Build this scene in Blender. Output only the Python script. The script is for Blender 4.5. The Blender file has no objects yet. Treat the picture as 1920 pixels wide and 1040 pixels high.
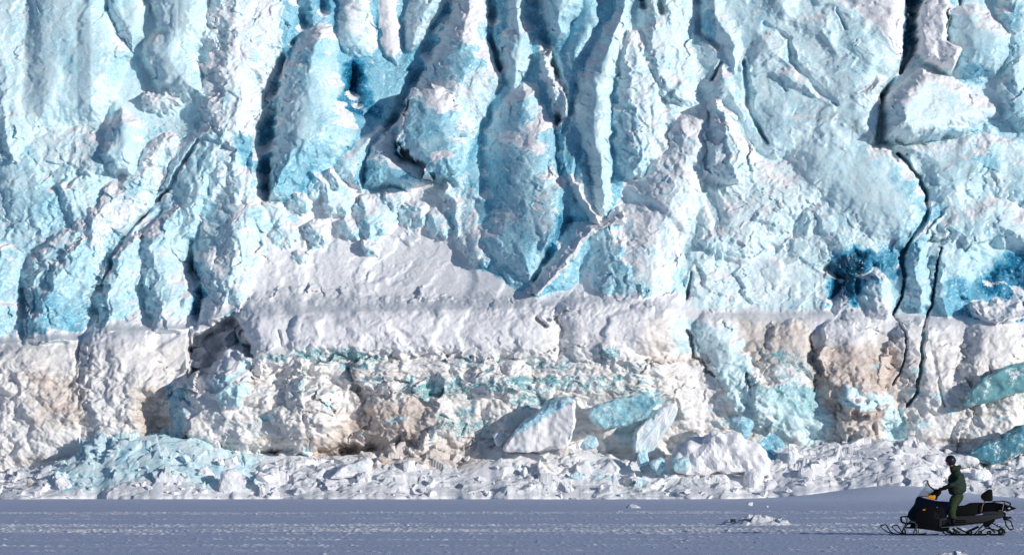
import bpy, bmesh, math, random
import numpy as np
from mathutils import Vector, Matrix, noise as mnoise

S = bpy.context.scene
COL = S.collection
R = math.radians
random.seed(7)

# ------------------------------------------------------------------ camera, sky, sun, exposure
F = 8000.0            # focal length in pixels of a 1920 px wide frame (a long lens)
CAMH = 1.6
HY = 875.0            # picture row of the horizon
cam_d = bpy.data.cameras.new('camera'); cam = bpy.data.objects.new('camera', cam_d); COL.objects.link(cam)
cam_d.sensor_width = 36.0; cam_d.lens = 36.0*F/1920.0
cam_d.shift_y = (HY-520.0)/1920.0
cam_d.clip_start = 1.0; cam_d.clip_end = 5000.0
cam.location = (0, 0, CAMH); cam.rotation_euler = (R(90), 0, 0)
S.camera = cam

SUN_EL, SUN_AZ = 13.0, 52.0      # azimuth: degrees to the right of straight behind the camera
sdir = Vector((math.sin(R(SUN_AZ))*math.cos(R(SUN_EL)), -math.cos(R(SUN_AZ))*math.cos(R(SUN_EL)), math.sin(R(SUN_EL))))
w = bpy.data.worlds.new('World'); S.world = w; w.use_nodes = True
nt = w.node_tree; nt.nodes.clear()
sky = nt.nodes.new('ShaderNodeTexSky'); sky.sky_type = 'NISHITA'; sky.sun_disc = False
sky.sun_elevation = R(SUN_EL); sky.sun_rotation = math.atan2(sdir.x, sdir.y)
sky.air_density = 1.0; sky.dust_density = 0.3; sky.ozone_density = 5.0
bg = nt.nodes.new('ShaderNodeBackground'); bg.inputs['Strength'].default_value = 0.105
wo = nt.nodes.new('ShaderNodeOutputWorld')
nt.links.new(sky.outputs[0], bg.inputs[0]); nt.links.new(bg.outputs[0], wo.inputs[0])
sun_d = bpy.data.lights.new('sun', 'SUN'); sun_d.energy = 4.8; sun_d.angle = R(0.5); sun_d.color = (1.0, 0.945, 0.88)
sun = bpy.data.objects.new('sun', sun_d); COL.objects.link(sun)
sun.rotation_euler = sdir.to_track_quat('Z', 'Y').to_euler()
S.view_settings.view_transform = 'Standard'; S.view_settings.look = 'None'
S.view_settings.exposure = -0.38; S.view_settings.gamma = 1.0

# ------------------------------------------------------------------ helpers
def pt(px, py, Y):
    return Vector(((px-960.0)*Y/F, Y, CAMH+(HY-py)*Y/F))
def gx(px, Y): return (px-960.0)*Y/F

def tag(o, label=None, cat=None, group=None, kind=None):
    if label: o['label'] = label
    if cat: o['category'] = cat
    if group: o['group'] = group
    if kind: o['kind'] = kind
    return o

def mesh_obj(name, me, mat=None, parent=None):
    o = bpy.data.objects.new(name, me); COL.objects.link(o)
    if mat: me.materials.append(mat)
    if parent: o.parent = parent
    return o

def empty(name, loc=(0, 0, 0), rz=0.0):
    o = bpy.data.objects.new(name, None); COL.objects.link(o)
    o.location = loc; o.rotation_euler = (0, 0, rz)
    return o

# ---- gradient noise on arrays
_rs = np.random.RandomState(11)
_perm = _rs.permutation(4096).astype(np.int64)
_ang = _rs.rand(4096)*2*np.pi
_gx = np.cos(_ang).astype(np.float32); _gy = np.sin(_ang).astype(np.float32)
_ru = _rs.rand(4096).astype(np.float32); _rv = _rs.rand(4096).astype(np.float32); _rw = _rs.rand(4096).astype(np.float32)
def _h(ix, iy, s):
    return _perm[(_perm[(ix+s*131) & 4095]+iy) & 4095]
def perlin(x, y, s=0):
    x0 = np.floor(x); y0 = np.floor(y)
    fx = (x-x0).astype(np.float32); fy = (y-y0).astype(np.float32)
    ix = x0.astype(np.int64); iy = y0.astype(np.int64)
    u = fx*fx*fx*(fx*(fx*6-15)+10); v = fy*fy*fy*(fy*(fy*6-15)+10)
    a = _h(ix, iy, s); b = _h(ix+1, iy, s); c = _h(ix, iy+1, s); d = _h(ix+1, iy+1, s)
    n0 = _gx[a]*fx+_gy[a]*fy; n1 = _gx[b]*(fx-1)+_gy[b]*fy
    n2 = _gx[c]*fx+_gy[c]*(fy-1); n3 = _gx[d]*(fx-1)+_gy[d]*(fy-1)
    return (n0+(n1-n0)*u + ((n2+(n3-n2)*u)-(n0+(n1-n0)*u))*v)*1.5
def fbm(x, y, s=0, o=4, g=0.5):
    r = 0; a = 1.0; t = 0
    for k in range(o):
        r = r + a*perlin(x*2**k, y*2**k, s+k*7); t += a; a *= g
    return r/t
def ridged(x, y, s=0, o=4, g=0.5):
    r = 0; a = 1.0; t = 0
    for k in range(o):
        r = r + a*(1-np.abs(perlin(x*2**k, y*2**k, s+k*5))*2); t += a; a *= g
    return r/t
def billow(x, y, s=0, o=3, g=0.5):
    r = 0; a = 1.0; t = 0
    for k in range(o):
        r = r + a*np.abs(perlin(x*2.1**k, y*2.1**k, s+k*9))*2; t += a; a *= g
    return r/t
def voronoi(x, y, s=0):
    """F1, F2, a random value per cell, and the offset from the cell's point"""
    ix = np.floor(x).astype(np.int64); iy = np.floor(y).astype(np.int64)
    f1 = np.full(x.shape, 9.0, np.float32); f2 = f1.copy(); rid = np.zeros(x.shape, np.int64)
    ox = np.zeros(x.shape, np.float32); oy = ox.copy()
    for dx in (-1, 0, 1):
        for dy in (-1, 0, 1):
            h = _h(ix+dx, iy+dy, s)
            ax = (x-(ix+dx+_ru[h])).astype(np.float32); ay = (y-(iy+dy+_rv[h])).astype(np.float32)
            d = np.sqrt(ax*ax+ay*ay)
            m = d < f1
            f2 = np.where(m, f1, np.minimum(f2, d))
            rid = np.where(m, h, rid); ox = np.where(m, ax, ox); oy = np.where(m, ay, oy)
            f1 = np.where(m, d, f1)
    return f1, f2, rid, ox, oy
def facets(x, y, s=0):
    """tilted flat plates, one per voronoi cell, like fractured ice"""
    f1, f2, rid, ox, oy = voronoi(x, y, s)
    return (_rw[rid]-0.5)*0.9 + (_ru[(rid*7+3) & 4095]-0.5)*2.2*ox + (_rv[(rid*5+1) & 4095]-0.5)*2.2*oy, f2-f1
def sstep(a, b, x):
    t = np.clip((x-a)/(b-a), 0, 1); return t*t*(3-2*t)

def capsule_d(X, Y, pts):
    """min over the segments of distance/radius, and the height value there"""
    best = np.full(X.shape, 9.0, np.float32); val = np.zeros(X.shape, np.float32); rad = np.zeros(X.shape, np.float32)
    for (a, b) in zip(pts[:-1], pts[1:]):
        ax, ay, ar = a[:3]; bx, by, br = b[:3]
        ah = a[3] if len(a) > 3 else 1.0; bh = b[3] if len(b) > 3 else 1.0
        dx, dy = bx-ax, by-ay; L = dx*dx+dy*dy+1e-6
        t = np.clip(((X-ax)*dx+(Y-ay)*dy)/L, 0, 1)
        d = np.hypot(X-ax-t*dx, Y-ay-t*dy); r = ar+(br-ar)*t
        side = ((X-ax)*dy-(Y-ay)*dx)/math.sqrt(L)/r
        q = d/r; m = q < best
        best = np.where(m, q, best); val = np.where(m, ah+(bh-ah)*t, val); rad = np.where(m, side, rad)
    return best, val, rad
def poly_sd(X, Y, P):
    """signed distance to a polygon, positive inside"""
    d = np.full(X.shape, 1e9, np.float32); ins = np.zeros(X.shape, bool)
    n = len(P)
    for i in range(n):
        ax, ay = P[i]; bx, by = P[(i+1) % n]
        dx, dy = bx-ax, by-ay; L = dx*dx+dy*dy+1e-6
        t = np.clip(((X-ax)*dx+(Y-ay)*dy)/L, 0, 1)
        d = np.minimum(d, np.hypot(X-ax-t*dx, Y-ay-t*dy))
        if by != ay:
            c = ((ay > Y) != (by > Y)) & (X < (bx-ax)*(Y-ay)/(by-ay)+ax)
            ins ^= c
    return np.where(ins, d, -d)

# ------------------------------------------------------------------ materials
def new_mat(name):
    m = bpy.data.materials.new(name); m.use_nodes = True
    nt = m.node_tree; nt.nodes.clear()
    out = nt.nodes.new('ShaderNodeOutputMaterial'); bs = nt.nodes.new('ShaderNodeBsdfPrincipled')
    nt.links.new(bs.outputs[0], out.inputs[0])
    return m, nt, bs
def N(nt, t, **kw):
    n = nt.nodes.new(t)
    for k, v in kw.items():
        if k in n.inputs: n.inputs[k].default_value = v
        else: setattr(n, k, v)
    return n
def mixc(nt, f, a, b):
    n = nt.nodes.new('ShaderNodeMix'); n.data_type = 'RGBA'
    for k, v in ((0, f), (6, a), (7, b)):
        if isinstance(v, (tuple, list)): n.inputs[k].default_value = (*v[:3], 1)
        elif isinstance(v, (int, float)): n.inputs[k].default_value = v
        else: nt.links.new(v, n.inputs[k])
    return n.outputs[2]
def maprange(nt, v, a, b, c=0.0, d=1.0, smooth=True):
    n = nt.nodes.new('ShaderNodeMapRange'); n.interpolation_type = 'SMOOTHSTEP' if smooth else 'LINEAR'
    nt.links.new(v, n.inputs[0])
    for i, q in enumerate((a, b, c, d)): n.inputs[i+1].default_value = q
    return n.outputs[0]
def math_(nt, op, a, b=None):
    n = nt.nodes.new('ShaderNodeMath'); n.operation = op
    for i, v in enumerate((a, b)):
        if v is None: continue
        if isinstance(v, (int, float)): n.inputs[i].default_value = v
        else: nt.links.new(v, n.inputs[i])
    return n.outputs[0]
def simple(name, col, rough=0.5, metal=0.0, bump=0.0, scale=40.0, spec=0.5, var=0.15):
    m, nt, bs = new_mat(name)
    tc = N(nt, 'ShaderNodeTexCoord'); nz = N(nt, 'ShaderNodeTexNoise', Scale=scale, Detail=4.0)
    nt.links.new(tc.outputs['Object'], nz.inputs['Vector'])
    c = mixc(nt, nz.outputs[0], tuple(v*(1-var) for v in col), tuple(min(1, v*(1+var)) for v in col))
    nt.links.new(c, bs.inputs['Base Color'])
    bs.inputs['Roughness'].default_value = rough; bs.inputs['Metallic'].default_value = metal
    bs.inputs['Specular IOR Level'].default_value = spec
    if bump:
        b = N(nt, 'ShaderNodeBump', Strength=bump, Distance=0.01)
        nt.links.new(nz.outputs[0], b.inputs['Height']); nt.links.new(b.outputs[0], bs.inputs['Normal'])
    return m

def ice_material(name):
    """one material for all glacier ice and snow. Attribute 'kind_of_ice':
       R = bare ice (0 snow, 1 ice), G = how dense and blue the ice is, also shade painted into hollows, B = sediment in the snow, and 'kind_b': R = green ice, G = grit and painted shade"""
    m, nt, bs = new_mat(name)
    geo = N(nt, 'ShaderNodeNewGeometry')
    at = N(nt, 'ShaderNodeAttribute', attribute_name='kind_of_ice'); sp = N(nt, 'ShaderNodeSeparateColor')
    nt.links.new(at.outputs['Color'], sp.inputs[0])
    at2 = N(nt, 'ShaderNodeAttribute', attribute_name='kind_b'); sp2 = N(nt, 'ShaderNodeSeparateColor')
    nt.links.new(at2.outputs['Color'], sp2.inputs[0])
    n1 = N(nt, 'ShaderNodeTexNoise', Scale=2.0, Detail=9.0, Roughness=0.70, Distortion=1.0); nt.links.new(geo.outputs['Position'], n1.inputs['Vector'])
    n2 = N(nt, 'ShaderNodeTexNoise', Scale=0.55, Detail=7.0, Roughness=0.62, Distortion=0.5); nt.links.new(geo.outputs['Position'], n2.inputs['Vector'])
    n3 = N(nt, 'ShaderNodeTexNoise', Scale=9.0, Detail=6.0, Roughness=0.65); nt.links.new(geo.outputs['Position'], n3.inputs['Vector'])
    # edges of the ice patches broken by fine noise
    icef = math_(nt, 'ADD', sp.outputs[0], math_(nt, 'MULTIPLY', math_(nt, 'SUBTRACT', n1.outputs[0], 0.5), 1.6))
    n5 = N(nt, 'ShaderNodeTexNoise', Scale=4.5, Detail=10.0, Roughness=0.78, Distortion=1.6); nt.links.new(geo.outputs['Position'], n5.inputs['Vector'])
    icef = math_(nt, 'ADD', icef, math_(nt, 'MULTIPLY', math_(nt, 'SUBTRACT', n5.outputs[0], 0.5), 3.1))
    icef = maprange(nt, icef, 0.33, 0.68)
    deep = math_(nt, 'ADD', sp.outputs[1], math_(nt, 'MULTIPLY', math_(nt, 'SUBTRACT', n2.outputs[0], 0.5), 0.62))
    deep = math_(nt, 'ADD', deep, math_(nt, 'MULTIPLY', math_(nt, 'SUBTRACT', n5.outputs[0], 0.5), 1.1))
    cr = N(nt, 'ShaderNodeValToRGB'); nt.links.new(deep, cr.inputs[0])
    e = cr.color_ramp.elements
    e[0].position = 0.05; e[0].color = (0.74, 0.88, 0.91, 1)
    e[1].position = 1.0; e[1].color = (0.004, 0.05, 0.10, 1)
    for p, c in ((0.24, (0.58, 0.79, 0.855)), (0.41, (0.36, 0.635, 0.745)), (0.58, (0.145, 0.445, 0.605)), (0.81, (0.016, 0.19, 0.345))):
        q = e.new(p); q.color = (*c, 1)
    green = mixc(nt, n1.outputs[0], (0.40, 0.66, 0.66), (0.05, 0.24, 0.27))
    ice = mixc(nt, sp2.outputs[0], cr.outputs[0], green)
    snow = mixc(nt, n3.outputs[0], (0.78, 0.79, 0.84), (0.90, 0.895, 0.905))
    snow = mixc(nt, maprange(nt, sp.outputs[0], 0.15, 0.6, 0.0, 0.6), snow, (0.70, 0.86, 0.90))
    dirtf = math_(nt, 'ADD', sp.outputs[2], math_(nt, 'MULTIPLY', math_(nt, 'SUBTRACT', n1.outputs[0], 0.5), 1.1))
    tan = mixc(nt, n3.outputs[0], (0.40, 0.29, 0.235), (0.82, 0.695, 0.62))
    snow = mixc(nt, maprange(nt, dirtf, 0.0, 0.5, 0.0, 0.8), snow, (0.80, 0.775, 0.745))
    snow = mixc(nt, math_(nt, 'MULTIPLY', maprange(nt, dirtf, 0.38, 1.05), 0.85), snow, tan)
    col = mixc(nt, icef, snow, ice)
    grit_shade_f = math_(nt, 'MULTIPLY', sp2.outputs[1], maprange(nt, n1.outputs[0], 0.38, 0.62))
    col = mixc(nt, grit_shade_f, col, (0.09, 0.085, 0.075))
    nt.links.new(col, bs.inputs['Base Color'])
    nt.links.new(maprange(nt, icef, 0, 1, 0.75, 0.18), bs.inputs['Roughness'])
    nt.links.new(maprange(nt, icef, 0, 1, 0.15, 0.6), bs.inputs['Specular IOR Level'])
    bs.inputs['IOR'].default_value = 1.31
    n4 = N(nt, 'ShaderNodeTexNoise', Scale=12.0, Detail=7.0, Roughness=0.68); nt.links.new(geo.outputs['Position'], n4.inputs['Vector'])
    hgt = n4.outputs[0]
    b = N(nt, 'ShaderNodeBump', Distance=0.09); nt.links.new(hgt, b.inputs['Height'])
    nt.links.new(maprange(nt, icef, 0, 1, 0.45, 0.20), b.inputs['Strength'])
    nt.links.new(b.outputs[0], bs.inputs['Normal'])
    bs.inputs['Subsurface Radius'].default_value = (.25, .8, 1.0); bs.inputs['Subsurface Scale'].default_value = .14
    nt.links.new(maprange(nt, icef, 0, 1, 0.0, SSS), bs.inputs['Subsurface Weight'])
    return m
SSS = .45
ICE = ice_material('glacier_ice')

# ------------------------------------------------------------------ the glacier front: one height field, cut into its bodies
exec_wall = True
NX, NZ = 1500, 800
X0, X1 = gx(-330, 222), gx(2250, 222)
Z0, Z1 = -0.6, CAMH+(HY+110)*224/F
xs = np.linspace(X0, X1, NX, dtype=np.float32); zs = np.linspace(Z0, Z1, NZ, dtype=np.float32)
WX, WZ = np.meshgrid(xs, zs)           # rows go up
def base_depth(px, py):
    # distance from the camera of the plain cliff without its relief
    shelf_top = np.interp(px, [-400, 0, 150, 175, 350, 372, 436, 445, 600, 900, 1100, 1220, 1310, 1500, 1700, 1920, 2300],
                              [640, 642, 637, 620, 614, 606, 590, 584, 576, 570, 560, 558, 590, 590, 594, 606, 600])
    smooth_top = shelf_top
    shelf_top = shelf_top + 4*perlin(px/52.0, px*0+3.3, 77)+.6*perlin(px/13.0, px*0+1.3, 78)
    up = np.clip((shelf_top-py), 0, 2000); ups = np.clip((smooth_top-py+12), 0, 2000)
    dn = np.clip((py-shelf_top), 0, 400)
    # upper cliff leans back, the snow apron more so
    apron = np.exp(-((px-780)/330.0)**2)*1.0
    ledge = np.interp(px, [-400, 340, 440, 1000, 1250, 1400, 1900, 2300], [1.7, 1.7, .6, .35, 0.3, 0.6, 0.8, 1.0])
    y = 221.2 + ledge*(1-np.exp(-up/5.0)) + ups*0.013 + apron*4.2*(1-np.exp(-ups/110.0))
    bulge = np.sin(np.clip(dn/270.0, 0, 1)*np.pi)
    y = y - 0.55*(1-np.exp(-dn/12.0)) - 0.5*bulge - 0.0035*dn
    return y.astype(np.float32), (up > 0), shelf_top
PX = WX*F/223.0+960; PY = HY-(WZ-CAMH)*F/223.0
for _ in range(3):
    B, isup, STOP = base_depth(PX, PY)
    PX = WX*F/B+960; PY = HY-(WZ-CAMH)*F/B
B, isup, STOP = base_depth(PX, PY)

# domain warp so that no outline stays a plain curve
wx = 13*fbm(PX/75, PY/75, 3, 3)+6*perlin(PX/19, PY/19, 9)+2.5*perlin(PX/7, PY/7, 10)
wy = 13*fbm(PX/75, PY/75, 23, 3)+6*perlin(PX/19, PY/19, 29)+2.5*perlin(PX/7, PY/7, 30)
QX = PX+wx; QY = PY+wy
ROUGH = np.full(PX.shape, 0.5, np.float32)     # how rubbly
ICEM = np.full(PX.shape, 0.62, np.float32)     # bare ice
DEEP = np.full(PX.shape, 0.30, np.float32)
DIRT = np.zeros(PX.shape, np.float32)
GREEN = np.zeros(PX.shape, np.float32)
GRIT_SHADE = np.zeros(PX.shape, np.float32)  # dark grit, also shade painted into recesses and beside cracks
D = np.zeros(PX.shape, np.float32)             # relief towards the camera
BODY = np.zeros(PX.shape, np.int32)

def win(x0, y0, x1, y1, m=30):
    """rows and columns of the grid that cover this picture window"""
    a = int(np.searchsorted(xs, gx(x0-m, 216))) ; b = int(np.searchsorted(xs, gx(x1+m, 216)))
    a2 = int(np.searchsorted(xs, gx(x0-m, 236))); b2 = int(np.searchsorted(xs, gx(x1+m, 236)))
    z = [CAMH+(HY-yy)*q/F for yy in (y0-m, y1+m) for q in (216, 238)]
    c = int(np.searchsorted(zs, min(z))); d = int(np.searchsorted(zs, max(z)))
    return slice(max(c-1, 0), min(d+1, NZ)), slice(max(min(a, a2)-1, 0), min(max(b, b2)+1, NX))
def wcaps(pts, m=30):
    return win(min(p[0]-p[2] for p in pts), min(p[1]-p[2] for p in pts), max(p[0]+p[2] for p in pts), max(p[1]+p[2] for p in pts), m)

RIDE = False
BODIES = {}
ROUND = {'left_face': .8, 'column_a': .7, 'pillar': .6, 'tower': .6, 'foot_lump': .8, 'lobe': .9, 'disc': .8, 'tongue': .55, 'round_face': .9, 'snow_gully': .6, 'snow_ramp': .5, 'column_small': .8, 'notch_block': .5, 'column_e': .5, 'column_f': .6}
ANG, _c = facets(QX/64, QY/80, 301); ANG2, _c = facets(QX/24, QY/28, 303)
def bulge(pts, H, body=None, sharp=0.5, ice=None, deep=None, rough=None, base=0.0):
    """a swelling of ice along a line; where swellings meet they leave a crease"""
    w_ = wcaps(pts)
    q, v, r = capsule_d(QX[w_], QY[w_], pts)
    rr = random.Random(int(pts[0][0]*7+pts[0][1]*13+H*100))
    q = q*(1+.20*ANG[w_]+.10*ANG2[w_])
    pw = sharp*rr.uniform(.8, 1.5)
    prof = np.power(np.clip(1-q*q, 0, 1), pw)
    rnd = ROUND.get(body, .25)
    sg = np.clip(q, 0, 1)*np.sign(r)*np.minimum(1, np.abs(r)*4)
    c = rr.choice((-1, 1))*rr.uniform(.15, .6)+.25*ANG2[w_]
    c = np.clip(c, -.75, .75)
    wedge = np.clip(np.minimum((1-sg)/(1-c), (1+sg)/(1+c)), 0, 1)**.75*np.clip((1-q)*5, 0, 1)
    if body is None and base == 0.0 and pts[0][1] > 600: rnd = .8; h = D[w_]*0
    h = base + .8*H*v*(rnd*prof+(1-rnd)*wedge)
    cur = D[w_]
    if RIDE: h = h*.7+cur; m = (q < 1)
    else: m = (q < 1) & (h > cur)
    D[w_] = np.where(m, h, cur)
    k = np.clip((1-q)*6, 0, 1)*m
    for arr, val in ((ICEM, ice), (DEEP, deep), (ROUGH, rough)):
        if val is not None: arr[w_] = arr[w_]*(1-k)+val*k
    if body:
        if body not in BODIES: BODIES[body] = len(BODIES)+1
        BODY[w_] = np.where(m, BODIES[body], BODY[w_])
def slab(P, H, bevel=10, body=None, tilt=(0, 0), ice=None, deep=None, rough=None, lift=0.0):
    w_ = win(min(p[0] for p in P), min(p[1] for p in P), max(p[0] for p in P), max(p[1] for p in P))
    sd = poly_sd(PX[w_]+0.6*wx[w_], PY[w_]+0.6*wy[w_], P)+2.5*ANG2[w_]+2*ANG[w_]
    cx = sum(p[0] for p in P)/len(P); cy = sum(p[1] for p in P)/len(P)
    sc_ = .74 if 500 < cx < 1200 and cy < 540 else .9
    if body == 'pillar': sc_ = .9
    hh = H*sc_+tilt[0]*(PX[w_]-cx)/37+tilt[1]*(PY[w_]-cy)/37
    t = np.clip(sd/bevel, 0, 1); lift = lift*sc_
    h = hh*np.power(1-(1-t)**2, .62)+lift
    cur = D[w_]; m = (sd > 0) & (h > cur)
    kk = .7 if H > .6 else .25
    hm = np.where(sd > 0, h, lift+sd/14.0)
    e_ = np.clip(kk-np.abs(hm-cur), 0, kk)/kk
    D[w_] = np.maximum(hm, cur)+e_*e_*kk*.25
    k = np.clip(sd/5, 0, 1)*m
    for arr, val in ((ICEM, ice), (DEEP, deep), (ROUGH, rough)):
        if val is not None: arr[w_] = arr[w_]*(1-k)+val*k
    if body:
        if body not in BODIES: BODIES[body] = len(BODIES)+1
        BODY[w_] = np.where(m, BODIES[body], BODY[w_])
CUTS = []
def cut(pts, depth, soft=0.6, warp=0.35):
    """a crevasse along a line, cut after the relief"""
    CUTS.append((pts, depth, soft, warp))
def paint(arr, P, val, feather=12, k=1.0, warp=1.0):
    w_ = win(min(p[0] for p in P), min(p[1] for p in P), max(p[0] for p in P), max(p[1] for p in P), 40+feather)
    sd = poly_sd(PX[w_]+warp*wx[w_], PY[w_]+warp*wy[w_], P)
    t = sstep(-feather, feather, sd)*k
    arr[w_] = arr[w_]*(1-t)+val*t
def dab(arr, pts, val, k=1.0, warp=1.0, soft=0.6):
    w_ = wcaps(pts, 40)
    q, v, r = capsule_d(PX[w_]+warp*wx[w_], PY[w_]+warp*wy[w_], pts)
    t = sstep(1.25, 1.25-soft, q)*k
    arr[w_] = arr[w_]*(1-t)+val*t
def rect(x0, y0, x1, y1): return [(x0, y0), (x1, y0), (x1, y1), (x0, y1)]

# --- general tone of the regions (bare ice / snow, blueness, rubbliness)
paint(ICEM, rect(-400, -200, 260, 240), 0.85, 20); paint(ROUGH, rect(-400, -200, 400, 235), 0.16, 20); paint(DEEP, rect(-400, -200, 400, 240), 0.20, 30)
paint(ICEM, rect(-400, 245, 500, 500), 0.44, 30); paint(ROUGH, rect(-400, 245, 500, 480), 0.75, 30)
paint(ICEM, rect(390, -200, 545, 330), 0.30, 15); paint(ROUGH, rect(390, -200, 545, 330), 0.8, 20)
paint(ICEM, rect(-400, 500, 440, 640), 0.55, 20); paint(ROUGH, rect(-400, 490, 440, 640), 0.4, 20); paint(DEEP, rect(-400, 500, 440, 640), 0.32)
paint(ICEM, [(560, 330), (900, 330), (900, 480), (1000, 560), (430, 600), (480, 480)], 0.12, 18); paint(ROUGH, [(520, 400), (860, 400), (1000, 540), (1000, 575), (430, 600)], 0.18, 20); paint(ROUGH, [(500, 420), (760, 430), (780, 520), (680, 570), (430, 590)], .42, 30)
paint(ROUGH, [(520, 340), (860, 340), (860, 440), (500, 470)], 0.7, 15)
paint(ICEM, rect(1150, 40, 1330, 420), 0.40, 25); paint(ROUGH, rect(1150, 60, 1320, 420), 0.6, 20); paint(DEEP, rect(1150, 40, 1900, 470), 0.17, 20)
paint(ICEM, [(1290, 230), (1330, 300), (1290, 420), (1190, 560), (1050, 570), (1060, 500), (1160, 360)], 0.10, 14); paint(ROUGH, [(1290, 230), (1330, 300), (1290, 420), (1190, 560), (1050, 570), (1160, 360)], 0.25, 14)
paint(ICEM, rect(1300, -200, 1920, 480), 0.62, 30); paint(ROUGH, rect(1300, -200, 2300, 330), 0.35, 30)
paint(ICEM, rect(1290, 300, 1640, 600), 0.38, 30); paint(ROUGH, rect(1290, 300, 1560, 600), 0.75, 30); paint(DEEP, rect(1290, 300, 1640, 600), 0.10, 30)
paint(ICEM, rect(1640, 260, 2300, 600), 0.78, 30); paint(ROUGH, rect(1640, 260, 2300, 600), 0.3, 30)

paint(ICEM, [(530, -200), (1180, -200), (1160, 420), (1060, 560), (960, 560), (880, 480), (880, 360), (740, 250), (640, 240)], .95, 16); paint(DEEP, [(530, -200), (1180, -200), (1160, 420), (1060, 560), (960, 560), (880, 480), (880, 360), (740, 250), (640, 240)], .50, 16); paint(ROUGH, [(530, -200), (1180, -200), (1160, 420), (1060, 560), (880, 480), (740, 250)], .25, 16)  # gaps between the bodies: dense crevasse ice, with blue shade painted in
paint(ICEM, rect(486, 100, 540, 380), .95, 8); paint(DEEP, rect(486, 100, 540, 380), .60, 8); paint(ROUGH, rect(486, 100, 540, 380), .1, 8)  # the pillar's dark blue shadow band painted into the gully ice
# --- left third
bulge([(5, -140, 70), (25, 110, 62), (35, 265, 55)], 1.5, None, ice=.7, deep=.18)
bulge([(-140, -140, 130), (-120, 110, 120), (-130, 265, 90)], 1.8, None, ice=.8, deep=.2)
bulge([(470, -120, 90), (455, 60, 80), (445, 180, 70), (420, 300, 50)], 1.4, None, .5, ice=.25, deep=.22, rough=.8)
bulge([(290, 190, 22), (330, 200, 20)], 1.6, None, ice=.3)
bulge([(90, 275, 60), (180, 290, 50)], 1.0, None, ice=.5, deep=.15)
bulge([(30, 310, 45), (60, 380, 60)], 1.1, None, ice=.8, deep=.3, rough=.3)
bulge([(130, 330, 40), (150, 370, 55)], .9, None, ice=.7, deep=.25)
bulge([(410, 250, 30), (370, 300, 46), (345, 370, 44), (330, 420, 40)], 1.6, None, ice=.75, deep=.25, rough=.4)
bulge([(455, 260, 22), (470, 300, 22), (470, 350, 20)], 1.3, None, ice=.9, deep=.45, rough=.5)
bulge([(440, 340, 60), (440, 440, 62), (425, 540, 48), (405, 590, 34)], 1.8, 'column_d', .5, ice=.42, deep=.22, rough=.6)
bulge([(310, 280, 30), (250, 360, 40), (170, 440, 45), (90, 520, 48)], 1.3, None, .6, ice=.25, rough=.6)
bulge([(330, 420, 36), (300, 470, 46), (315, 560, 48), (325, 620, 40)], 2.0, 'column_c', .5, ice=.7, deep=.26, rough=.4)
bulge([(250, 480, 40), (225, 560, 56), (225, 610, 56)], 1.7, None, .5, ice=.72, deep=.3, rough=.35)
bulge([(150, 480, 36), (115, 560, 62), (105, 620, 66)], 2.1, 'base_a', .5, ice=.8, deep=.36, rough=.3)
bulge([(5, 500, 40), (-10, 600, 40)], 1.2, None, ice=.7, deep=.35)
bulge([(-160, 400, 90), (-150, 600, 100)], 1.8, None, ice=.7, deep=.3)
# --- the blue pillar and its neighbours
bulge([(600, -120, 50), (590, 20, 40)], .5, None, ice=.9, deep=.5, rough=.1)
# --- big snow-streaked tower with the round blue foot
bulge([(870, 330, 40), (880, 400, 45), (900, 460, 40)], 1.2, None, .6, ice=.35, deep=.4, rough=.4)
# --- right columns
bulge([(1024, 105, 10), (1032, 150, 14), (1050, 210, 20)], 3.0, None, ice=.3, deep=.2)
bulge([(1070, 230, 24), (1066, 330, 22), (1060, 380, 20)], 1.8, None, ice=.9, deep=.45, rough=.2)
bulge([(1062, 335, 9), (1085, 375, 12), (1110, 410, 14)], 3.0, 'snow_arm', ice=.1)
bulge([(1155, 405, 12), (1085, 440, 20), (1050, 490, 22), (1010, 540, 16)], 2.7, 'snow_arm', ice=.12, rough=.2)
bulge([(1130, 440, 34), (1150, 520, 44), (1190, 540, 40)], 1.9, None, ice=.7, deep=.36, rough=.3)
# snow gully running down to the shelf
bulge([(1300, 240, 34), (1270, 330, 60), (1220, 430, 66), (1200, 520, 70)], 1.7, 'snow_gully', .6, ice=.24, deep=.2, rough=.3)
bulge([(1190, 100, 46), (1200, 180, 50), (1210, 260, 46)], 1.9, None, .6, ice=.4, deep=.15, rough=.6)
bulge([(1175, 210, 30), (1185, 300, 34)], 2.0, None, .5, ice=.7, deep=.25, rough=.4)
bulge([(1260, -100, 60), (1250, 80, 50), (1270, 150, 50)], 1.8, None, .6, ice=.45, deep=.13, rough=.5)
bulge([(1342, 205, 20), (1352, 255, 48), (1365, 300, 52)], 3.1, 'block_b', .45, ice=.4, deep=.15, rough=.45)
# --- diagonal flutes of the right part
bulge([(1570, 290, 70), (1650, 330, 70), (1690, 400, 66)], 1.9, 'round_face', .5, ice=.85, deep=.2, rough=.2)
bulge([(1500, 340, 70), (1430, 380, 80), (1370, 420, 70)], 1.3, None, .6, ice=.4, deep=.12, rough=.7)
bulge([(1560, 430, 80), (1630, 440, 60)], 1.2, None, .6, ice=.5, deep=.2, rough=.6)
bulge([(1910, -100, 60), (1925, 80, 56), (1930, 200, 50)], 1.9, None, .5, ice=.85, deep=.24, rough=.25)
bulge([(1780, 330, 60), (1850, 300, 60), (1910, 340, 60)], 1.5, None, .5, ice=.8, deep=.2, rough=.3)
bulge([(1800, 420, 56), (1860, 400, 50), (1920, 430, 50)], 1.8, None, .5, ice=.75, deep=.16, rough=.35)
bulge([(1725, 470, 26), (1722, 560, 28)], 1.4, None, .5, ice=.85, deep=.28, rough=.2)
bulge([(1790, 480, 44), (1780, 560, 36)], 1.3, None, .5, ice=.85, deep=.25, rough=.2)
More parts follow.
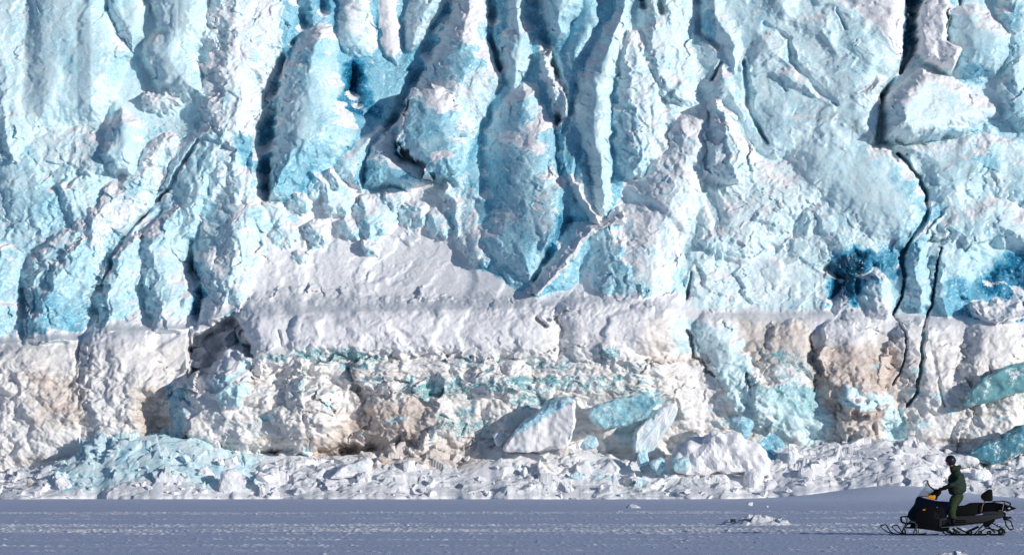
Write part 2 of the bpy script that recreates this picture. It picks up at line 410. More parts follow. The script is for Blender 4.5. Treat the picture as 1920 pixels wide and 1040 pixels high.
bulge([(1640, 540, 26), (1650, 585, 26)], 1.6, None, .6, ice=.3, deep=.2, rough=.6)
bulge([(1835, 580, 18), (1862, 590, 24), (1905, 590, 18)], 2.2, 'snow_clump', .6, ice=.12, rough=.8)
for (a, b, r_) in ((2030, 60, 90), (2060, 260, 100), (2120, 450, 110), (2180, 100, 90), (-260, 60, 90), (-270, 300, 90)):
    bulge([(a, b-60, r_), (a+20, b+60, r_)], 2.4, None, .5, ice=.7, deep=.25, rough=.3)

# --- bodies with their own outline: swollen, smooth, crisp at the edge
slab([(520, -140), (1190, -140), (1170, 420), (1060, 540), (960, 530), (880, 470), (870, 360), (740, 300), (560, 380), (520, 300)], 1.0, 60, None, (0, 0), .92, .48, .25)
slab([(50, 67), (67, -140), (193, -140), (203, 20), (233, 83), (257, 105), (233, 133), (213, 173), (207, 193), (200, 230), (103, 237), (67, 247), (43, 187)], 1.9, 60, 'left_face', (.1, -.12), .85, .22, .16)
slab([(277, 77), (290, 60), (283, 20), (287, -140), (390, -140), (393, 67), (367, 100), (390, 180), (340, 193), (300, 173), (277, 133), (267, 100)], 2.6, 50, 'column_a', (.2, -.1), .8, .18, .14)
slab([(200, 10), (203, -140), (277, -140), (277, 10), (273, 73), (253, 100), (230, 75)], 1.5, 26, None, (0, 0), .8, .22, .15)
slab([(233, 203), (260, 227), (263, 267), (253, 327), (217, 333), (187, 293), (207, 233)], 2.3, 30, 'column_small', (.2, 0), .8, .22, .2)
slab([(640, 120), (720, 110), (760, 150), (735, 215), (690, 225), (660, 215)], .9, 20, None, (0, 0), .85, .42, .3)
slab([(560, -140), (620, -140), (610, 20), (570, 60), (545, 40)], .4, 20, None, (0, 0), .9, .52, .1)
slab([(630, -140), (700, -140), (700, 30), (712, 60), (712, 95), (695, 115), (655, 110), (636, 90), (628, 45)], 2.5, 34, 'knob', (.1, 0), .22, .3, .3)
slab([(700, -140), (760, -140), (752, 40), (760, 90), (745, 125), (705, 95)], 1.7, 30, 'knob', (.1, 0), .05, .3, .12)
slab([(762, 15), (790, -140), (845, -140), (838, 10), (800, 75), (778, 108), (760, 92), (752, 50)], 2.5, 26, 'knob', (.2, 0), .45, .28, .3)
slab([(595, 42), (572, 60), (550, 95), (530, 135), (520, 200), (510, 280), (500, 350), (500, 376), (545, 372), (550, 350), (585, 322), (625, 300), (662, 272), (675, 245), (655, 210), (647, 160), (635, 120), (637, 75), (620, 50)], 3.6, 62, 'pillar', (.25, .05), .9, .27, .2)
slab([(630, 300), (655, 280), (720, 230), (725, 240), (695, 280), (685, 310), (680, 360), (655, 340), (625, 325)], 2.1, 26, 'foot_lump', (.2, 0), .5, .34, .2)
slab([(685, 300), (700, 270), (725, 240), (745, 262), (755, 295), (795, 320), (795, 345), (770, 357), (725, 345), (685, 350)], 2.9, 30, 'foot_lump', (.1, 0), .55, .40, .15)
slab([(843, 30), (815, 90), (800, 125), (775, 170), (755, 195), (745, 225), (747, 260), (760, 295), (790, 325), (825, 340), (855, 335), (875, 310), (890, 270), (905, 230), (930, 190), (945, 160), (925, 110), (915, 75), (920, 30), (915, -140), (850, -140)], 3.9, 70, 'tower', (.1, .05), .34, .34, .35)
bulge([(806, 215, 42), (812, 262, 62), (824, 285, 50)], 1.3, 'tower', .5, ice=.9, deep=.36, rough=.05, base=3.2)
slab([(930, 70), (950, 60), (948, -140), (985, -140), (990, 40), (1000, 75), (1000, 115), (992, 145), (962, 178), (945, 150), (930, 110)], 3.0, 34, 'column_e', (.1, 0), .85, .26, .25)
slab([(940, 190), (980, 150), (1010, 170), (1025, 210), (1045, 245), (1050, 290), (1048, 350), (1050, 420), (1040, 470), (1012, 500), (996, 534), (980, 525), (940, 500), (905, 480), (888, 450), (905, 420), (925, 395), (915, 350), (908, 280), (915, 225)], 3.0, 64, 'tongue', (.25, -.03), .85, .36, .28)
slab([(1000, 330), (1030, 320), (1048, 360), (1052, 420), (1040, 465), (1015, 470), (1000, 420)], 1.0, 24, 'tongue', (.1, 0), .6, .3, .3, 2.4)
slab([(1055, 130), (1075, 150), (1075, 210), (1100, 260), (1105, 330), (1118, 400), (1085, 420), (1058, 400), (1052, 280), (1048, 200)], 1.5, 24, None, (.1, 0), .9, .42, .15)
slab([(1000, -140), (1003, 20), (1018, 55), (1045, 83), (1058, 75), (1075, 50), (1095, 20), (1100, -140)], 3.8, 40, 'lobe', (.1, -.1), .95, .25, .04)
slab([(1080, -140), (1120, -140), (1125, 40), (1095, 110), (1075, 140), (1055, 100), (1075, 55)], 1.8, 24, None, (.1, 0), .9, .36, .1)
slab([(1095, 115), (1125, 65), (1150, 20), (1150, -140), (1200, -140), (1178, 60), (1163, 120), (1152, 160), (1149, 220), (1149, 290), (1151, 350), (1151, 395), (1120, 409), (1110, 370), (1100, 310), (1076, 250), (1072, 190), (1085, 140)], 3.1, 44, 'column_f', (.15, 0), .88, .18, .2)
slab([(1300, -140), (1720, -140), (1700, 60), (1690, 130), (1650, 175), (1650, 270), (1560, 290), (1440, 290), (1390, 250), (1330, 190), (1300, 100)], 1.7, 60, None, (.15, 0), .7, .17, .3)
slab([(1312, -140), (1357, -140), (1360, 20), (1390, 60), (1397, 97), (1377, 147), (1350, 90), (1313, 53)], 1.99, 45, None, (.2, .1), .65, .16, .25)
slab([(1413, 60), (1447, 57), (1470, 87), (1477, 123), (1440, 137), (1400, 130), (1397, 100)], 1.99, 36, 'flute_c', (.2, .1), .6, .14, .25)
slab([(1395, -140), (1470, -140), (1500, 20), (1563, 20), (1580, 67), (1582, 117), (1573, 127), (1543, 123), (1493, 83), (1473, 60), (1430, 40)], 2.35, 45, 'flute_b', (.3, -.3), .6, .16, .25)
slab([(1560, -140), (1709, -140), (1699, 20), (1695, 67), (1693, 117), (1680, 123), (1653, 107), (1610, 83), (1565, 40)], 2.72, 39, 'snow_ramp', (.45, -.35), .10, .2, .2)
slab([(1573, 50), (1613, 76), (1682, 122), (1660, 150), (1613, 157), (1593, 140), (1575, 110)], 2.35, 39, 'flute_a', (.35, -.2), .65, .2, .2)
slab([(1547, 180), (1573, 160), (1613, 163), (1643, 143), (1662, 150), (1655, 177), (1650, 200), (1633, 202), (1580, 192)], 2.56, 30, None, (.4, -.3), .45, .12, .2)
slab([(1477, 73), (1543, 123), (1570, 157), (1553, 177), (1513, 150), (1480, 127)], 1.68, 21, None, (0, 0), .7, .2, .1)
slab([(1413, 137), (1480, 130), (1520, 158), (1552, 195), (1520, 192), (1467, 168)], 2.20, 27, 'flute_c', (.3, -.3), .55, .18, .2)
slab([(1420, 193), (1467, 180), (1507, 205), (1547, 210), (1590, 230), (1560, 260), (1480, 268), (1440, 262), (1418, 227)], 1.99, 51, None, (.2, -.2), .7, .17, .15)
slab([(1350, 117), (1377, 147), (1397, 187), (1397, 232), (1363, 200), (1337, 190), (1323, 173)], 1.83, 30, None, (.1, 0), .8, .24, .15)
slab([(1650, 200), (1660, 265), (1600, 260), (1560, 215), (1590, 195)], 1.73, 30, None, (.1, 0), .85, .3, .15)
slab([(1780, 30), (1800, 10), (1827, 14), (1873, 40), (1897, 67), (1890, 113), (1863, 140), (1827, 147), (1793, 133), (1777, 80)], 2.5, 46, 'disc', (.1, 0), .85, .22, .1)
slab([(1728, -140), (1773, -140), (1777, 50), (1773, 77), (1800, 100), (1780, 140), (1714, 118), (1714, 67)], 3.0, 16, None, (.3, -.2), .12, .2, .5)
slab([(1652, 196), (1672, 168), (1722, 128), (1790, 150), (1840, 190), (1872, 207), (1832, 240), (1800, 252), (1760, 262), (1700, 272), (1658, 262)], 3.3, 36, 'overhang', (-.5, .15), .42, .14, .2)
slab([(1655, 235), (1720, 232), (1830, 246), (1800, 256), (1700, 272), (1658, 264)], 2.2, 10, 'overhang', (0, 0), .9, .32, .1)
slab([(1690, 275), (1800, 262), (1870, 270), (1860, 330), (1800, 400), (1745, 400), (1742, 360), (1725, 320)], 1.5, 50, None, (0, 0), .85, .22, .2)
slab([(1480, 270), (1560, 262), (1640, 280), (1700, 320), (1728, 360), (1728, 410), (1700, 450), (1630, 450), (1570, 400), (1500, 340)], 1.9, 60, 'round_face', (.1, 0), .85, .17, .15)
# the shelf stands proud of the notch and casts its shade to the left
# --- ice boulders frozen into the snow apron
for (x, y, r_, H) in ((592, 436, 26, 1.7), (690, 462, 17, 1.3), (636, 378, 34, 1.6), (600, 345, 28, 1.6), (560, 378, 22, 1.4), (700, 400, 46, 1.5),
                      (655, 430, 20, 1.2), (848, 358, 24, 1.7), (742, 372, 26, 1.2), (530, 440, 24, 1.0), (505, 400, 30, 1.2), (770, 400, 30, 1.0),
                      (820, 420, 26, .9), (560, 480, 18, .7), (625, 340, 24, 1.8)):
    bulge([(x, y, r_), (x+3, y+4, r_)], H, None, .5, ice=.5, deep=.24, rough=.5)

# --- the shelf at the foot
shelf = ~isup
lower = shelf.astype(np.float32)
SH = sstep(-4, 10, PY-STOP)
ROUGH = ROUGH*(1-SH)+0.75*SH; ICEM = ICEM*(1-SH)+0.05*SH; DEEP = DEEP*(1-SH)+.2*SH
D *= (1-SH)
RIDE = False
bulge([(60, 700, 90), (90, 800, 100)], .7, None, .7)
bulge([(230, 660, 70), (240, 760, 110)], 1.1, None, .6)
bulge([(-160, 700, 120), (-150, 800, 120)], 1.0, None, .6)
bulge([(185, 850, 60), (120, 860, 60)], .6, None, .6)
slab([(441, 600), (443, 586), (600, 560), (900, 556), (1270, 556), (1290, 640), (1200, 668), (1120, 662), (1040, 676), (930, 664), (820, 672), (720, 660), (620, 676), (540, 672), (484, 686), (478, 645)], 1.0, 38)
slab([(322, 800), (322, 745), (334, 716), (385, 694), (480, 655), (600, 630), (1150, 630), (1210, 680), (1260, 920), (380, 920), (326, 840)], 1.3, 26)
RIDE = True
bulge([(520, 620, 85), (700, 612, 60), (860, 618, 56), (1000, 625, 60)], 2.2, None, .6)
bulge([(1100, 610, 66), (1210, 630, 72)], 2.0, None, .6)
bulge([(410, 770, 80), (470, 790, 76), (560, 790, 70)], 2.6, None, .5)
bulge([(600, 770, 60), (590, 800, 70)], 2.1, None, .5)
bulge([(760, 790, 84), (800, 800, 60)], 2.4, None, .5)
bulge([(870, 770, 70), (960, 760, 80)], 1.4, None, .6)
bulge([(1050, 720, 50), (1130, 700, 60), (1200, 720, 60)], .9, None, .6)
bulge([(700, 705, 40), (820, 700, 36), (960, 705, 40)], 1.4, None, .6)
bulge([(850, 850, 60), (790, 850, 40), (900, 860, 40)], 1.9, None, .6)
bulge([(440, 670, 34), (430, 700, 42), (440, 730, 40)], 2.2, 'notch_block', .5, ice=.8, deep=.3, rough=.3)
dab(ICEM, [(345, 735, 20), (335, 790, 14)], .7); dab(DEEP, [(345, 740, 22), (335, 790, 16)], .3)
bulge([(1330, 620, 34), (1370, 680, 40), (1420, 760, 46)], 1.5, None, .5, ice=.75, deep=.12, rough=.3)
bulge([(1250, 700, 50), (1270, 780, 60)], 1.3, None, .6)
bulge([(1480, 650, 56), (1470, 760, 60)], 1.2, None, .6)
bulge([(1590, 640, 56), (1600, 720, 60)], 1.7, None, .6)
bulge([(1600, 790, 44), (1630, 800, 40)], 1.9, None, .6)
bulge([(1720, 650, 50), (1760, 700, 60), (1750, 800, 60)], 1.5, None, .6)
bulge([(1860, 640, 60), (1850, 700, 50)], 2.0, None, .6)
bulge([(1880, 780, 60), (1840, 820, 60)], 1.6, None, .6)
bulge([(2060, 660, 110), (2080, 780, 110)], 2.0, None, .6)
# colours of the shelf
paint(DIRT, rect(-400, 655, 2300, 900), .27, 20, warp=.3); paint(DIRT, rect(-400, 640, 350, 900), .30, 12, warp=.3)
for P in ([(0, 650), (110, 645), (100, 700), (20, 700)], [(270, 640), (350, 640), (350, 760), (290, 720)]):
    paint(DIRT, P, .42, 18)
paint(DIRT, rect(60, 700, 160, 800), .75, 30); paint(DIRT, rect(250, 730, 300, 830), .7, 20); paint(DIRT, rect(1130, 700, 1290, 800), .4, 25); paint(DIRT, rect(1500, 770, 1700, 850), .5, 25); paint(DIRT, rect(480, 740, 950, 860), .40, 25)
paint(DIRT, [(690, 750), (800, 745), (830, 800), (760, 850), (640, 860), (560, 860), (640, 800)], .85, 20)
paint(DIRT, rect(1010, 610, 1290, 660), .2, 20); paint(DIRT, rect(1210, 600, 1310, 680), .6, 18)
paint(DIRT, rect(1380, 600, 1520, 690), .75, 20); paint(DIRT, rect(1520, 640, 1700, 800), .85, 25)
paint(DIRT, rect(1700, 620, 1900, 780), .36, 25); paint(DIRT, rect(820, 820, 920, 880), .6, 15); paint(DIRT, rect(1290, 620, 1330, 700), .4)
dab(GRIT_SHADE, [(662, 700, 10), (676, 745, 14)], .85); dab(GRIT_SHADE, [(620, 850, 14), (680, 846, 18)], .75); dab(GRIT_SHADE, [(752, 825, 14), (790, 828, 12)], .6)  # shade of the recess and undercut painted in along with grit
dab(GRIT_SHADE, [(1524, 620, 5), (1526, 735, 8)], .8); dab(GRIT_SHADE, [(1535, 705, 10), (1580, 735, 9)], .6); dab(GRIT_SHADE, [(115, 712, 12), (128, 720, 8)], .6)
dab(GRIT_SHADE, [(1850, 735, 12), (1920, 740, 14)], .7); dab(GRIT_SHADE, [(1475, 100, 14), (1480, 140, 10)], .32); dab(GRIT_SHADE, [(1520, 228, 10), (1580, 225, 10), (1660, 275, 12)], .38)
dab(GRIT_SHADE, [(1820, 330, 16), (1870, 335, 16)], .35); dab(GRIT_SHADE, [(1640, 620, 4), (1684, 640, 7)], .55); dab(GRIT_SHADE, [(1740, 636, 5), (1765, 650, 8)], .5)  # first is dirt; the other two paint in shadows by the cracks
dab(GRIT_SHADE, [(1295, 620, 5), (1306, 685, 7)], .6); dab(GRIT_SHADE, [(1750, 820, 8), (1800, 830, 8)], .4)
# green and teal streaks
for pts, g in (([(500, 668, 7), (640, 672, 9), (720, 668, 6)], .8), ([(640, 672, 16), (700, 676, 10)], .9), ([(820, 690, 5), (960, 683, 8), (1080, 688, 6)], .7), ([(1130, 664, 6), (1185, 670, 10)], .9),
               ([(770, 735, 10), (950, 728, 14), (1100, 720, 12), (1190, 724, 7)], .8), ([(520, 730, 8), (610, 735, 9)], .8), ([(700, 715, 8), (740, 720, 8)], .7),
               ([(880, 780, 10), (830, 800, 18), (900, 800, 14)], .8), ([(980, 760, 12), (1000, 745, 9)], .8), ([(1150, 700, 8), (1230, 690, 10)], .35),
               ([(1435, 665, 14), (1510, 690, 22)], .75), ([(1450, 720, 24), (1500, 740, 24)], .4), ([(490, 800, 12), (485, 815, 8)], .6)):
    dab(GREEN, [(a, b, c*1.6) for a, b, c in pts], g); dab(ICEM, [(a, b, c*1.5) for a, b, c in pts], .62, g, 2.2, 1.1); dab(DEEP, pts, .62, g, 2.0, 1.0)
for pts, d_ in (([(1320, 590, 34), (1370, 670, 34), (1420, 760, 34), (1460, 820, 26)], .14), ([(1480, 760, 40), (1520, 800, 36)], .18), ([(1674, 790, 24), (1676, 830, 22)], .2), ([(1590, 745, 20), (1660, 755, 16)], .2),
                ([(1400, 690, 9), (1395, 740, 8)], .34), ([(440, 660, 30), (435, 710, 34)], .26), ([(335, 730, 22), (335, 810, 18)], .4), ([(1210, 770, 40), (1180, 800, 36)], .1), ([(1290, 620, 40), (1340, 640, 30)], .08)):
    dab(ICEM, pts, .8); dab(DEEP, pts, d_); dab(DIRT, pts, 0); dab(ROUGH, pts, .3)
# --- kinds of ice on the upper cliff, with the dark of hollows painted in
dab(DEEP, [(665, 130, 20), (672, 195, 26)], .85); dab(DEEP, [(655, 190, 18), (700, 205, 16)], .72); dab(ICEM, [(640, 100, 40), (690, 190, 46)], .95)
paint(DEEP, [(1555, 480), (1610, 462), (1690, 500), (1640, 520), (1600, 560), (1560, 590), (1548, 540)], .97, 12, warp=1.5); paint(ICEM, [(1550, 475), (1610, 460), (1700, 500), (1660, 540), (1600, 570), (1560, 590), (1548, 540)], 1, 12, warp=1.5)  # darkness of the cave painted as near-black blue
dab(DEEP, [(1660, 490, 30), (1640, 510, 20)], .66); dab(DEEP, [(1600, 545, 20), (1570, 575, 10)], .85)
paint(DEEP, [(1830, 530), (1880, 480), (2000, 460), (2000, 620), (1880, 600), (1850, 560)], .82, 16, warp=1.5); paint(ICEM, [(1830, 530), (1880, 480), (2000, 460), (2000, 620), (1850, 560)], 1, 16, warp=1.5)
dab(DEEP, [(1880, 540, 30), (1920, 530, 40)], .78); dab(DEEP, [(1800, 560, 40), (1830, 590, 30)], .55); dab(DEEP, [(1690, 330, 30), (1735, 400, 20), (1700, 470, 24)], .42)
dab(DEEP, [(1815, 140, 20), (1840, 150, 14)], .52); dab(DEEP, [(1895, 30, 20), (1900, 50, 12)], .5); dab(DEEP, [(1850, 260, 40), (1840, 300, 30)], .36)
dab(DEEP, [(460, 270, 18), (470, 300, 18)], .55); dab(ICEM, [(460, 270, 24), (470, 300, 24)], .95); dab(DEEP, [(100, 600, 46), (120, 620, 40)], .46); dab(DEEP, [(368, 500, 18), (370, 590, 14)], .7)
dab(DEEP, [(1060, 440, 34), (1020, 520, 16)], .6); dab(DEEP, [(1090, 60, 14), (1080, 120, 12)], .48); dab(DEEP, [(920, 330, 34), (910, 400, 24)], .48)  # shade of the hollows beside the tongue painted in as deeper blue
dab(DEEP, [(975, 380, 14), (985, 500, 14)], .42); dab(DEEP, [(600, 100, 26), (580, 110, 20)], .42); dab(DEEP, [(590, 300, 40), (540, 350, 24)], .42)
dab(DEEP, [(805, 260, 50), (830, 300, 44)], .40); dab(ICEM, [(800, 245, 46), (830, 300, 44)], .9, warp=.6); dab(ROUGH, [(800, 250, 50), (830, 300, 44)], .06)
dab(ICEM, [(855, 120, 26), (890, 110, 20)], .8); dab(DEEP, [(850, 120, 40), (890, 110, 30)], .42); dab(ICEM, [(725, 330, 40), (700, 330, 30)], .72); dab(DEEP, [(725, 330, 44), (700, 330, 30)], .46)
dab(ICEM, [(805, 180, 24), (830, 205, 20)], .02); dab(ICEM, [(880, 20, 28), (870, 60, 30)], .02); dab(ICEM, [(965, 185, 18), (1000, 175, 14)], .05); dab(ICEM, [(1000, 245, 20), (1040, 240, 8)], .08); dab(ICEM, [(820, 300, 12), (845, 298, 8)], .1)
dab(ICEM, [(960, 260, 16), (1010, 280, 14)], .15); dab(DEEP, [(980, 205, 10), (982, 225, 9)], .5)
dab(ICEM, [(1420, 20, 20), (1450, 10, 18)], .5); dab(GREEN, [(1215, 10, 16), (1235, 20, 16)], .5); dab(DEEP, [(1325, 30, 12), (1330, 70, 10)], .5)
dab(ICEM, [(1340, 470, 34), (1310, 460, 30)], .85); dab(ICEM, [(1500, 580, 24), (1440, 575, 10)], .8); dab(DEEP, [(1490, 585, 10), (1500, 590, 10)], .45); dab(ICEM, [(1520, 520, 26), (1530, 560, 22)], .8)
for (x, y, r_) in ((30, 360, 34), (60, 400, 20), (130, 350, 30), (20, 330, 24), (100, 430, 22), (130, 445, 18), (150, 440, 10), (250, 350, 14), (190, 300, 20), (60, 290, 14), (120, 480, 20), (20, 450, 16),
                  (290, 410, 20), (300, 450, 16), (480, 360, 10), (470, 400, 14), (400, 400, 16), (540, 410, 12), (75, 500, 16), (60, 520, 20)):
    dab(ICEM, [(x, y, r_), (x+r_*.6, y+5, r_*.8)], .85, warp=1.5); dab(DEEP, [(x, y, r_), (x+5, y+5, r_)], .3)

# --- crevasses
cut([(845, -40, 24), (812, 70, 20), (778, 150, 16), (742, 215, 12), (722, 245, 7)], 3.5, .7)
cut([(1722, -60, 14), (1712, 40, 13), (1702, 105, 13), (1690, 132, 5)], 2.2, .35, .6)
cut([(1690, 132, 5), (1664, 158, 6), (1655, 180, 6)], 1.6, .7)
cut([(1655, 180, 8), (1650, 225, 10), (1652, 268, 18), (1690, 295, 12)], 2.6, .7)
cut([(1690, 292, 3.6), (1722, 330, 5.0), (1736, 370, 6.1), (1734, 410, 5.0), (1705, 450, 4.3), (1689, 488, 5.0), (1696, 518, 4.3), (1690, 555, 3.6), (1677, 590, 3.2)], 1.0, .44, .45)
cut([(1677, 590, 2.9), (1696, 622, 2.6), (1698, 650, 2.3), (1690, 690, 1.9), (1674, 722, 1.8)], 0.6, .44, .5)
cut([(1762, 468, 1.8), (1752, 530, 2.2), (1745, 580, 2.9), (1733, 612, 3.2), (1730, 645, 4.0), (1722, 700, 5.4), (1718, 740, 4.3), (1700, 765, 2.2)], 0.85, .44, .5)
cut([(1745, 660, 5), (1755, 710, 6), (1768, 760, 3)], .8, .9)
cut([(280, -60, 6), (270, 40, 8), (262, 100, 9), (285, 170, 12)], .7, .7); cut([(205, 195, 10), (200, 225, 12)], 1.4, .9)
cut([(372, 265, 4), (330, 340, 5), (280, 390, 4), (225, 455, 5), (190, 530, 7), (172, 590, 8), (155, 640, 8)], 1.5, .7, .6)
cut([(358, 455, 6), (356, 505, 9), (373, 540, 7), (366, 590, 8), (366, 612, 7)], 2.4, .5); cut([(355, 618, 4), (353, 700, 3)], 1.6, .5, .3)
cut([(38, 545, 6), (46, 600, 9), (42, 640, 8)], 2.0, .6)
cut([(527, 110, 10), (500, 190, 20), (496, 280, 24), (498, 370, 10)], 2.8, .7); cut([(560, -60, 16), (565, 40, 20), (550, 80, 10)], 2.6, .7); cut([(600, -60, 12), (606, 20, 10)], 2.0, .8)
cut([(664, 130, 12), (662, 165, 14), (672, 190, 12)], 1.8, .8)
cut([(912, -40, 9), (924, 40, 12), (918, 70, 8), (935, 130, 6)], 2.6, .7); cut([(990, -60, 14), (1004, 40, 18), (1030, 95, 12), (1052, 170, 12), (1046, 230, 8)], 3.2, .7)
cut([(940, 155, 6), (920, 210, 10), (905, 280, 14), (912, 360, 16)], .7, .8); cut([(1080, 165, 8), (1064, 230, 8), (1050, 270, 6)], .7, .7); cut([(1088, 260, 6), (1078, 330, 7), (1080, 380, 6)], .7, .7)
cut([(1070, 415, 12), (1035, 460, 12), (1000, 525, 7)], 1.5, .8)
cut([(1205, 0, 8), (1210, 15, 9)], 2.0, .5); cut([(1238, 5, 8), (1240, 25, 8)], 2.0, .5)
cut([(1306, -20, 6), (1310, 60, 9), (1345, 90, 6)], 1.6, .7); cut([(1350, 120, 5), (1335, 150, 5)], 1.5, .6)
cut([(1430, 50, 5), (1475, 75, 6), (1478, 120, 8), (1540, 180, 9), (1565, 200, 5)], .7, .8); cut([(1395, 120, 6), (1402, 200, 9), (1425, 245, 6), (1440, 268, 4)], 1.6, .7)
cut([(1460, 150, 4), (1470, 175, 4)], 1.0, .7); cut([(1565, 20, 4), (1580, 60, 4)], 1.0, .7); cut([(1773, 25, 5), (1772, 65, 4)], 2.0, .5); cut([(1800, -20, 4), (1802, 10, 4)], 1.6, .5)
cut([(1298, 510, 4), (1290, 560, 5)], 1.6, .5, .3); cut([(1290, 618, 3), (1296, 650, 4), (1304, 672, 6), (1320, 690, 3), (1340, 706, 2)], .9, .6, .9)
cut([(1556, 500, 12), (1575, 520, 14), (1560, 580, 10)], 1.8, .8); cut([(1610, 480, 10), (1640, 500, 8)], 1.0, .8); cut([(1870, 530, 26), (1930, 540, 30)], 1.2, .9)
cut([(385, 610, 14), (400, 650, 24), (385, 690, 16)], 2.0, .9, .5); cut([(430, 610, 12), (440, 650, 16)], 1.6, .9, .5)
cut([(150, 640, 4), (142, 700, 5), (130, 730, 8)], 1.0, .7); cut([(1005, 598, 7), (1022, 612, 6)], 1.2, .8); cut([(655, 695, 8), (678, 745, 10)], 1.3, .7)
cut([(480, 845, 14), (560, 865, 12), (640, 845, 18), (690, 850, 14)], 1.8, .8); cut([(750, 828, 12), (790, 832, 10)], 1.2, .8); cut([(575, 780, 5), (580, 810, 5)], .8, .7); cut([(525, 620, 3), (530, 650, 3)], .5, .8)
cut([(1400, 700, 3), (1410, 745, 3)], .8, .6); cut([(1524, 625, 3), (1530, 680, 5), (1524, 735, 4)], .6, .9, 1.0); cut([(1635, 800, 5), (1638, 820, 4)], 1.0, .6); cut([(1855, 690, 5), (1862, 720, 3)], .8, .6)

def sink(P, depth, feather):
    w_ = win(min(p[0] for p in P), min(p[1] for p in P), max(p[0] for p in P), max(p[1] for p in P))
    sd = poly_sd(PX[w_]+1.1*wx[w_], PY[w_]+1.1*wy[w_], P)
    D[w_] -= (1+.25*ANG2[w_])*depth*sstep(-feather*.3, feather, sd)
sink([(358, 622), (436, 592), (448, 600), (474, 640), (478, 668), (440, 660), (410, 680), (352, 712)], 2.2, 8)
sink([(256, 745), (352, 700), (330, 716), (322, 745), (320, 860), (262, 850)], 1.1, 30)
# --- relief noise
MIX = .5+.5*np.clip(1.6*fbm(PX/110, PY/110, 400, 3), -1, 1)           # calm and broken areas alternate
# the grain of the fractures leans with the flow of the ice
lean = np.interp(PX, [0, 500, 900, 1300, 1900], [60, 30, 0, -70, -60])
RX = PX+lean*(PY-400)/260+60*fbm(PX/260, PY/260, 401, 2)+wx*1.3; RY = PY+60*fbm(PX/260, PY/260, 407, 2)+wy*1.3
def blur(a, n):
    for _ in range(n):
        a = (np.roll(a, 1, 0)+np.roll(a, -1, 0)+np.roll(a, 1, 1)+np.roll(a, -1, 1)+a)/5
    return a
big, cb_ = facets(RX/95, RY/150, 4); vbig, _c = facets(RX/210, RY/300, 8)
rock, crease = facets(RX/40, RY/56, 5)
rock2, crease2 = facets(RX/15+3, RY/20, 15)
big = blur(big, 5); vbig = blur(vbig, 24); rock = blur(rock, 2)
rock3, _c = facets(RX/7+3, RY/8, 17)
up_ = 1-SH
RG = ROUGH*(.45+.9*MIX)
nse = up_*(.42*big*(.22+.78*ROUGH)+.42*vbig) + RG*(0.27*rock + 0.10*rock2 + .035*rock3) + (0.015+0.075*RG)*fbm(PX/14, PY/14, 41, 4) + .30*fbm(PX/120, PY/160, 44, 3)
nse += up_*(1-ROUGH)*(0.08*ridged(QX/70, QY/220, 51, 2)+0.05*rock+.012*rock2)
# flakes and hollows
nse -= up_*RG*.03*sstep(.10, .0, crease)
# lumps of the wind-packed, refrozen shelf: smooth high up, cauliflower lower down
hb, _c = facets(RX/70, RY/95, 62); hb = blur(hb, 6)
caul = .42*billow(QX/58, QY/50, 61, 3, .45)*(.3+1.0*MIX) + .09*billow(PX/15, PY/13, 66, 2)*MIX + .025*fbm(PX/6, PY/7, 67, 2)+.16*rock*MIX
caul_amt = SH*np.interp(PY, [560, 670, 700, 900], [.22, .38, .95, 1.1])
nse = nse*(1-.8*SH) + caul*caul_amt + SH*.24*hb
# horizontal bedding of the middle shelf
bed = SH*sstep(400, 520, PX)*sstep(1330, 1240, PX)
nse += bed*.20*ridged(QX/150, QY/12, 71, 3)*sstep(655, 680, PY)*sstep(760, 735, PY)
# thin dripping flutes on the face of the shelf
nse += SH*.05*ridged(QX/40, QY/110, 73, 3)*sstep(700, 600, PY)
# wind ripples and small lumps on the snow apron
nse += up_*(1-ICEM)*.06*ridged((PX+PY*.6)/30, (PY-PX*.25)/13, 81, 3)
D = D + nse*(.55+.45*sstep(.08, .3, ROUGH))
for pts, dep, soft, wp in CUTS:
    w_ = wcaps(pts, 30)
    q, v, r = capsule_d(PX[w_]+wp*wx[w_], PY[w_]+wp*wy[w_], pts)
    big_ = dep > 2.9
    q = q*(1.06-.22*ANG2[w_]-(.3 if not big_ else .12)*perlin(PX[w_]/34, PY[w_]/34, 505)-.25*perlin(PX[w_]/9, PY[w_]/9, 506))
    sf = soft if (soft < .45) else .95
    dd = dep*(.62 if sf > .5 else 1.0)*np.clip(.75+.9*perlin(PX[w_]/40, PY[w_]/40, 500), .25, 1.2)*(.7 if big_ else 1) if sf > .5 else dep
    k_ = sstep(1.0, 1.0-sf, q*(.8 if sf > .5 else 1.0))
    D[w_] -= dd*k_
    if sf <= .5: DEEP[w_] = np.maximum(DEEP[w_], .62*k_); ICEM[w_] = np.maximum(ICEM[w_], k_)  # crack insides: denser blue ice, with their shade painted in too
D = D*(1-.15*up_)
WY = B-D
DY = np.gradient(WY, axis=0)/(zs[1]-zs[0]); DX = np.gradient(WY, axis=1)/(xs[1]-xs[0])
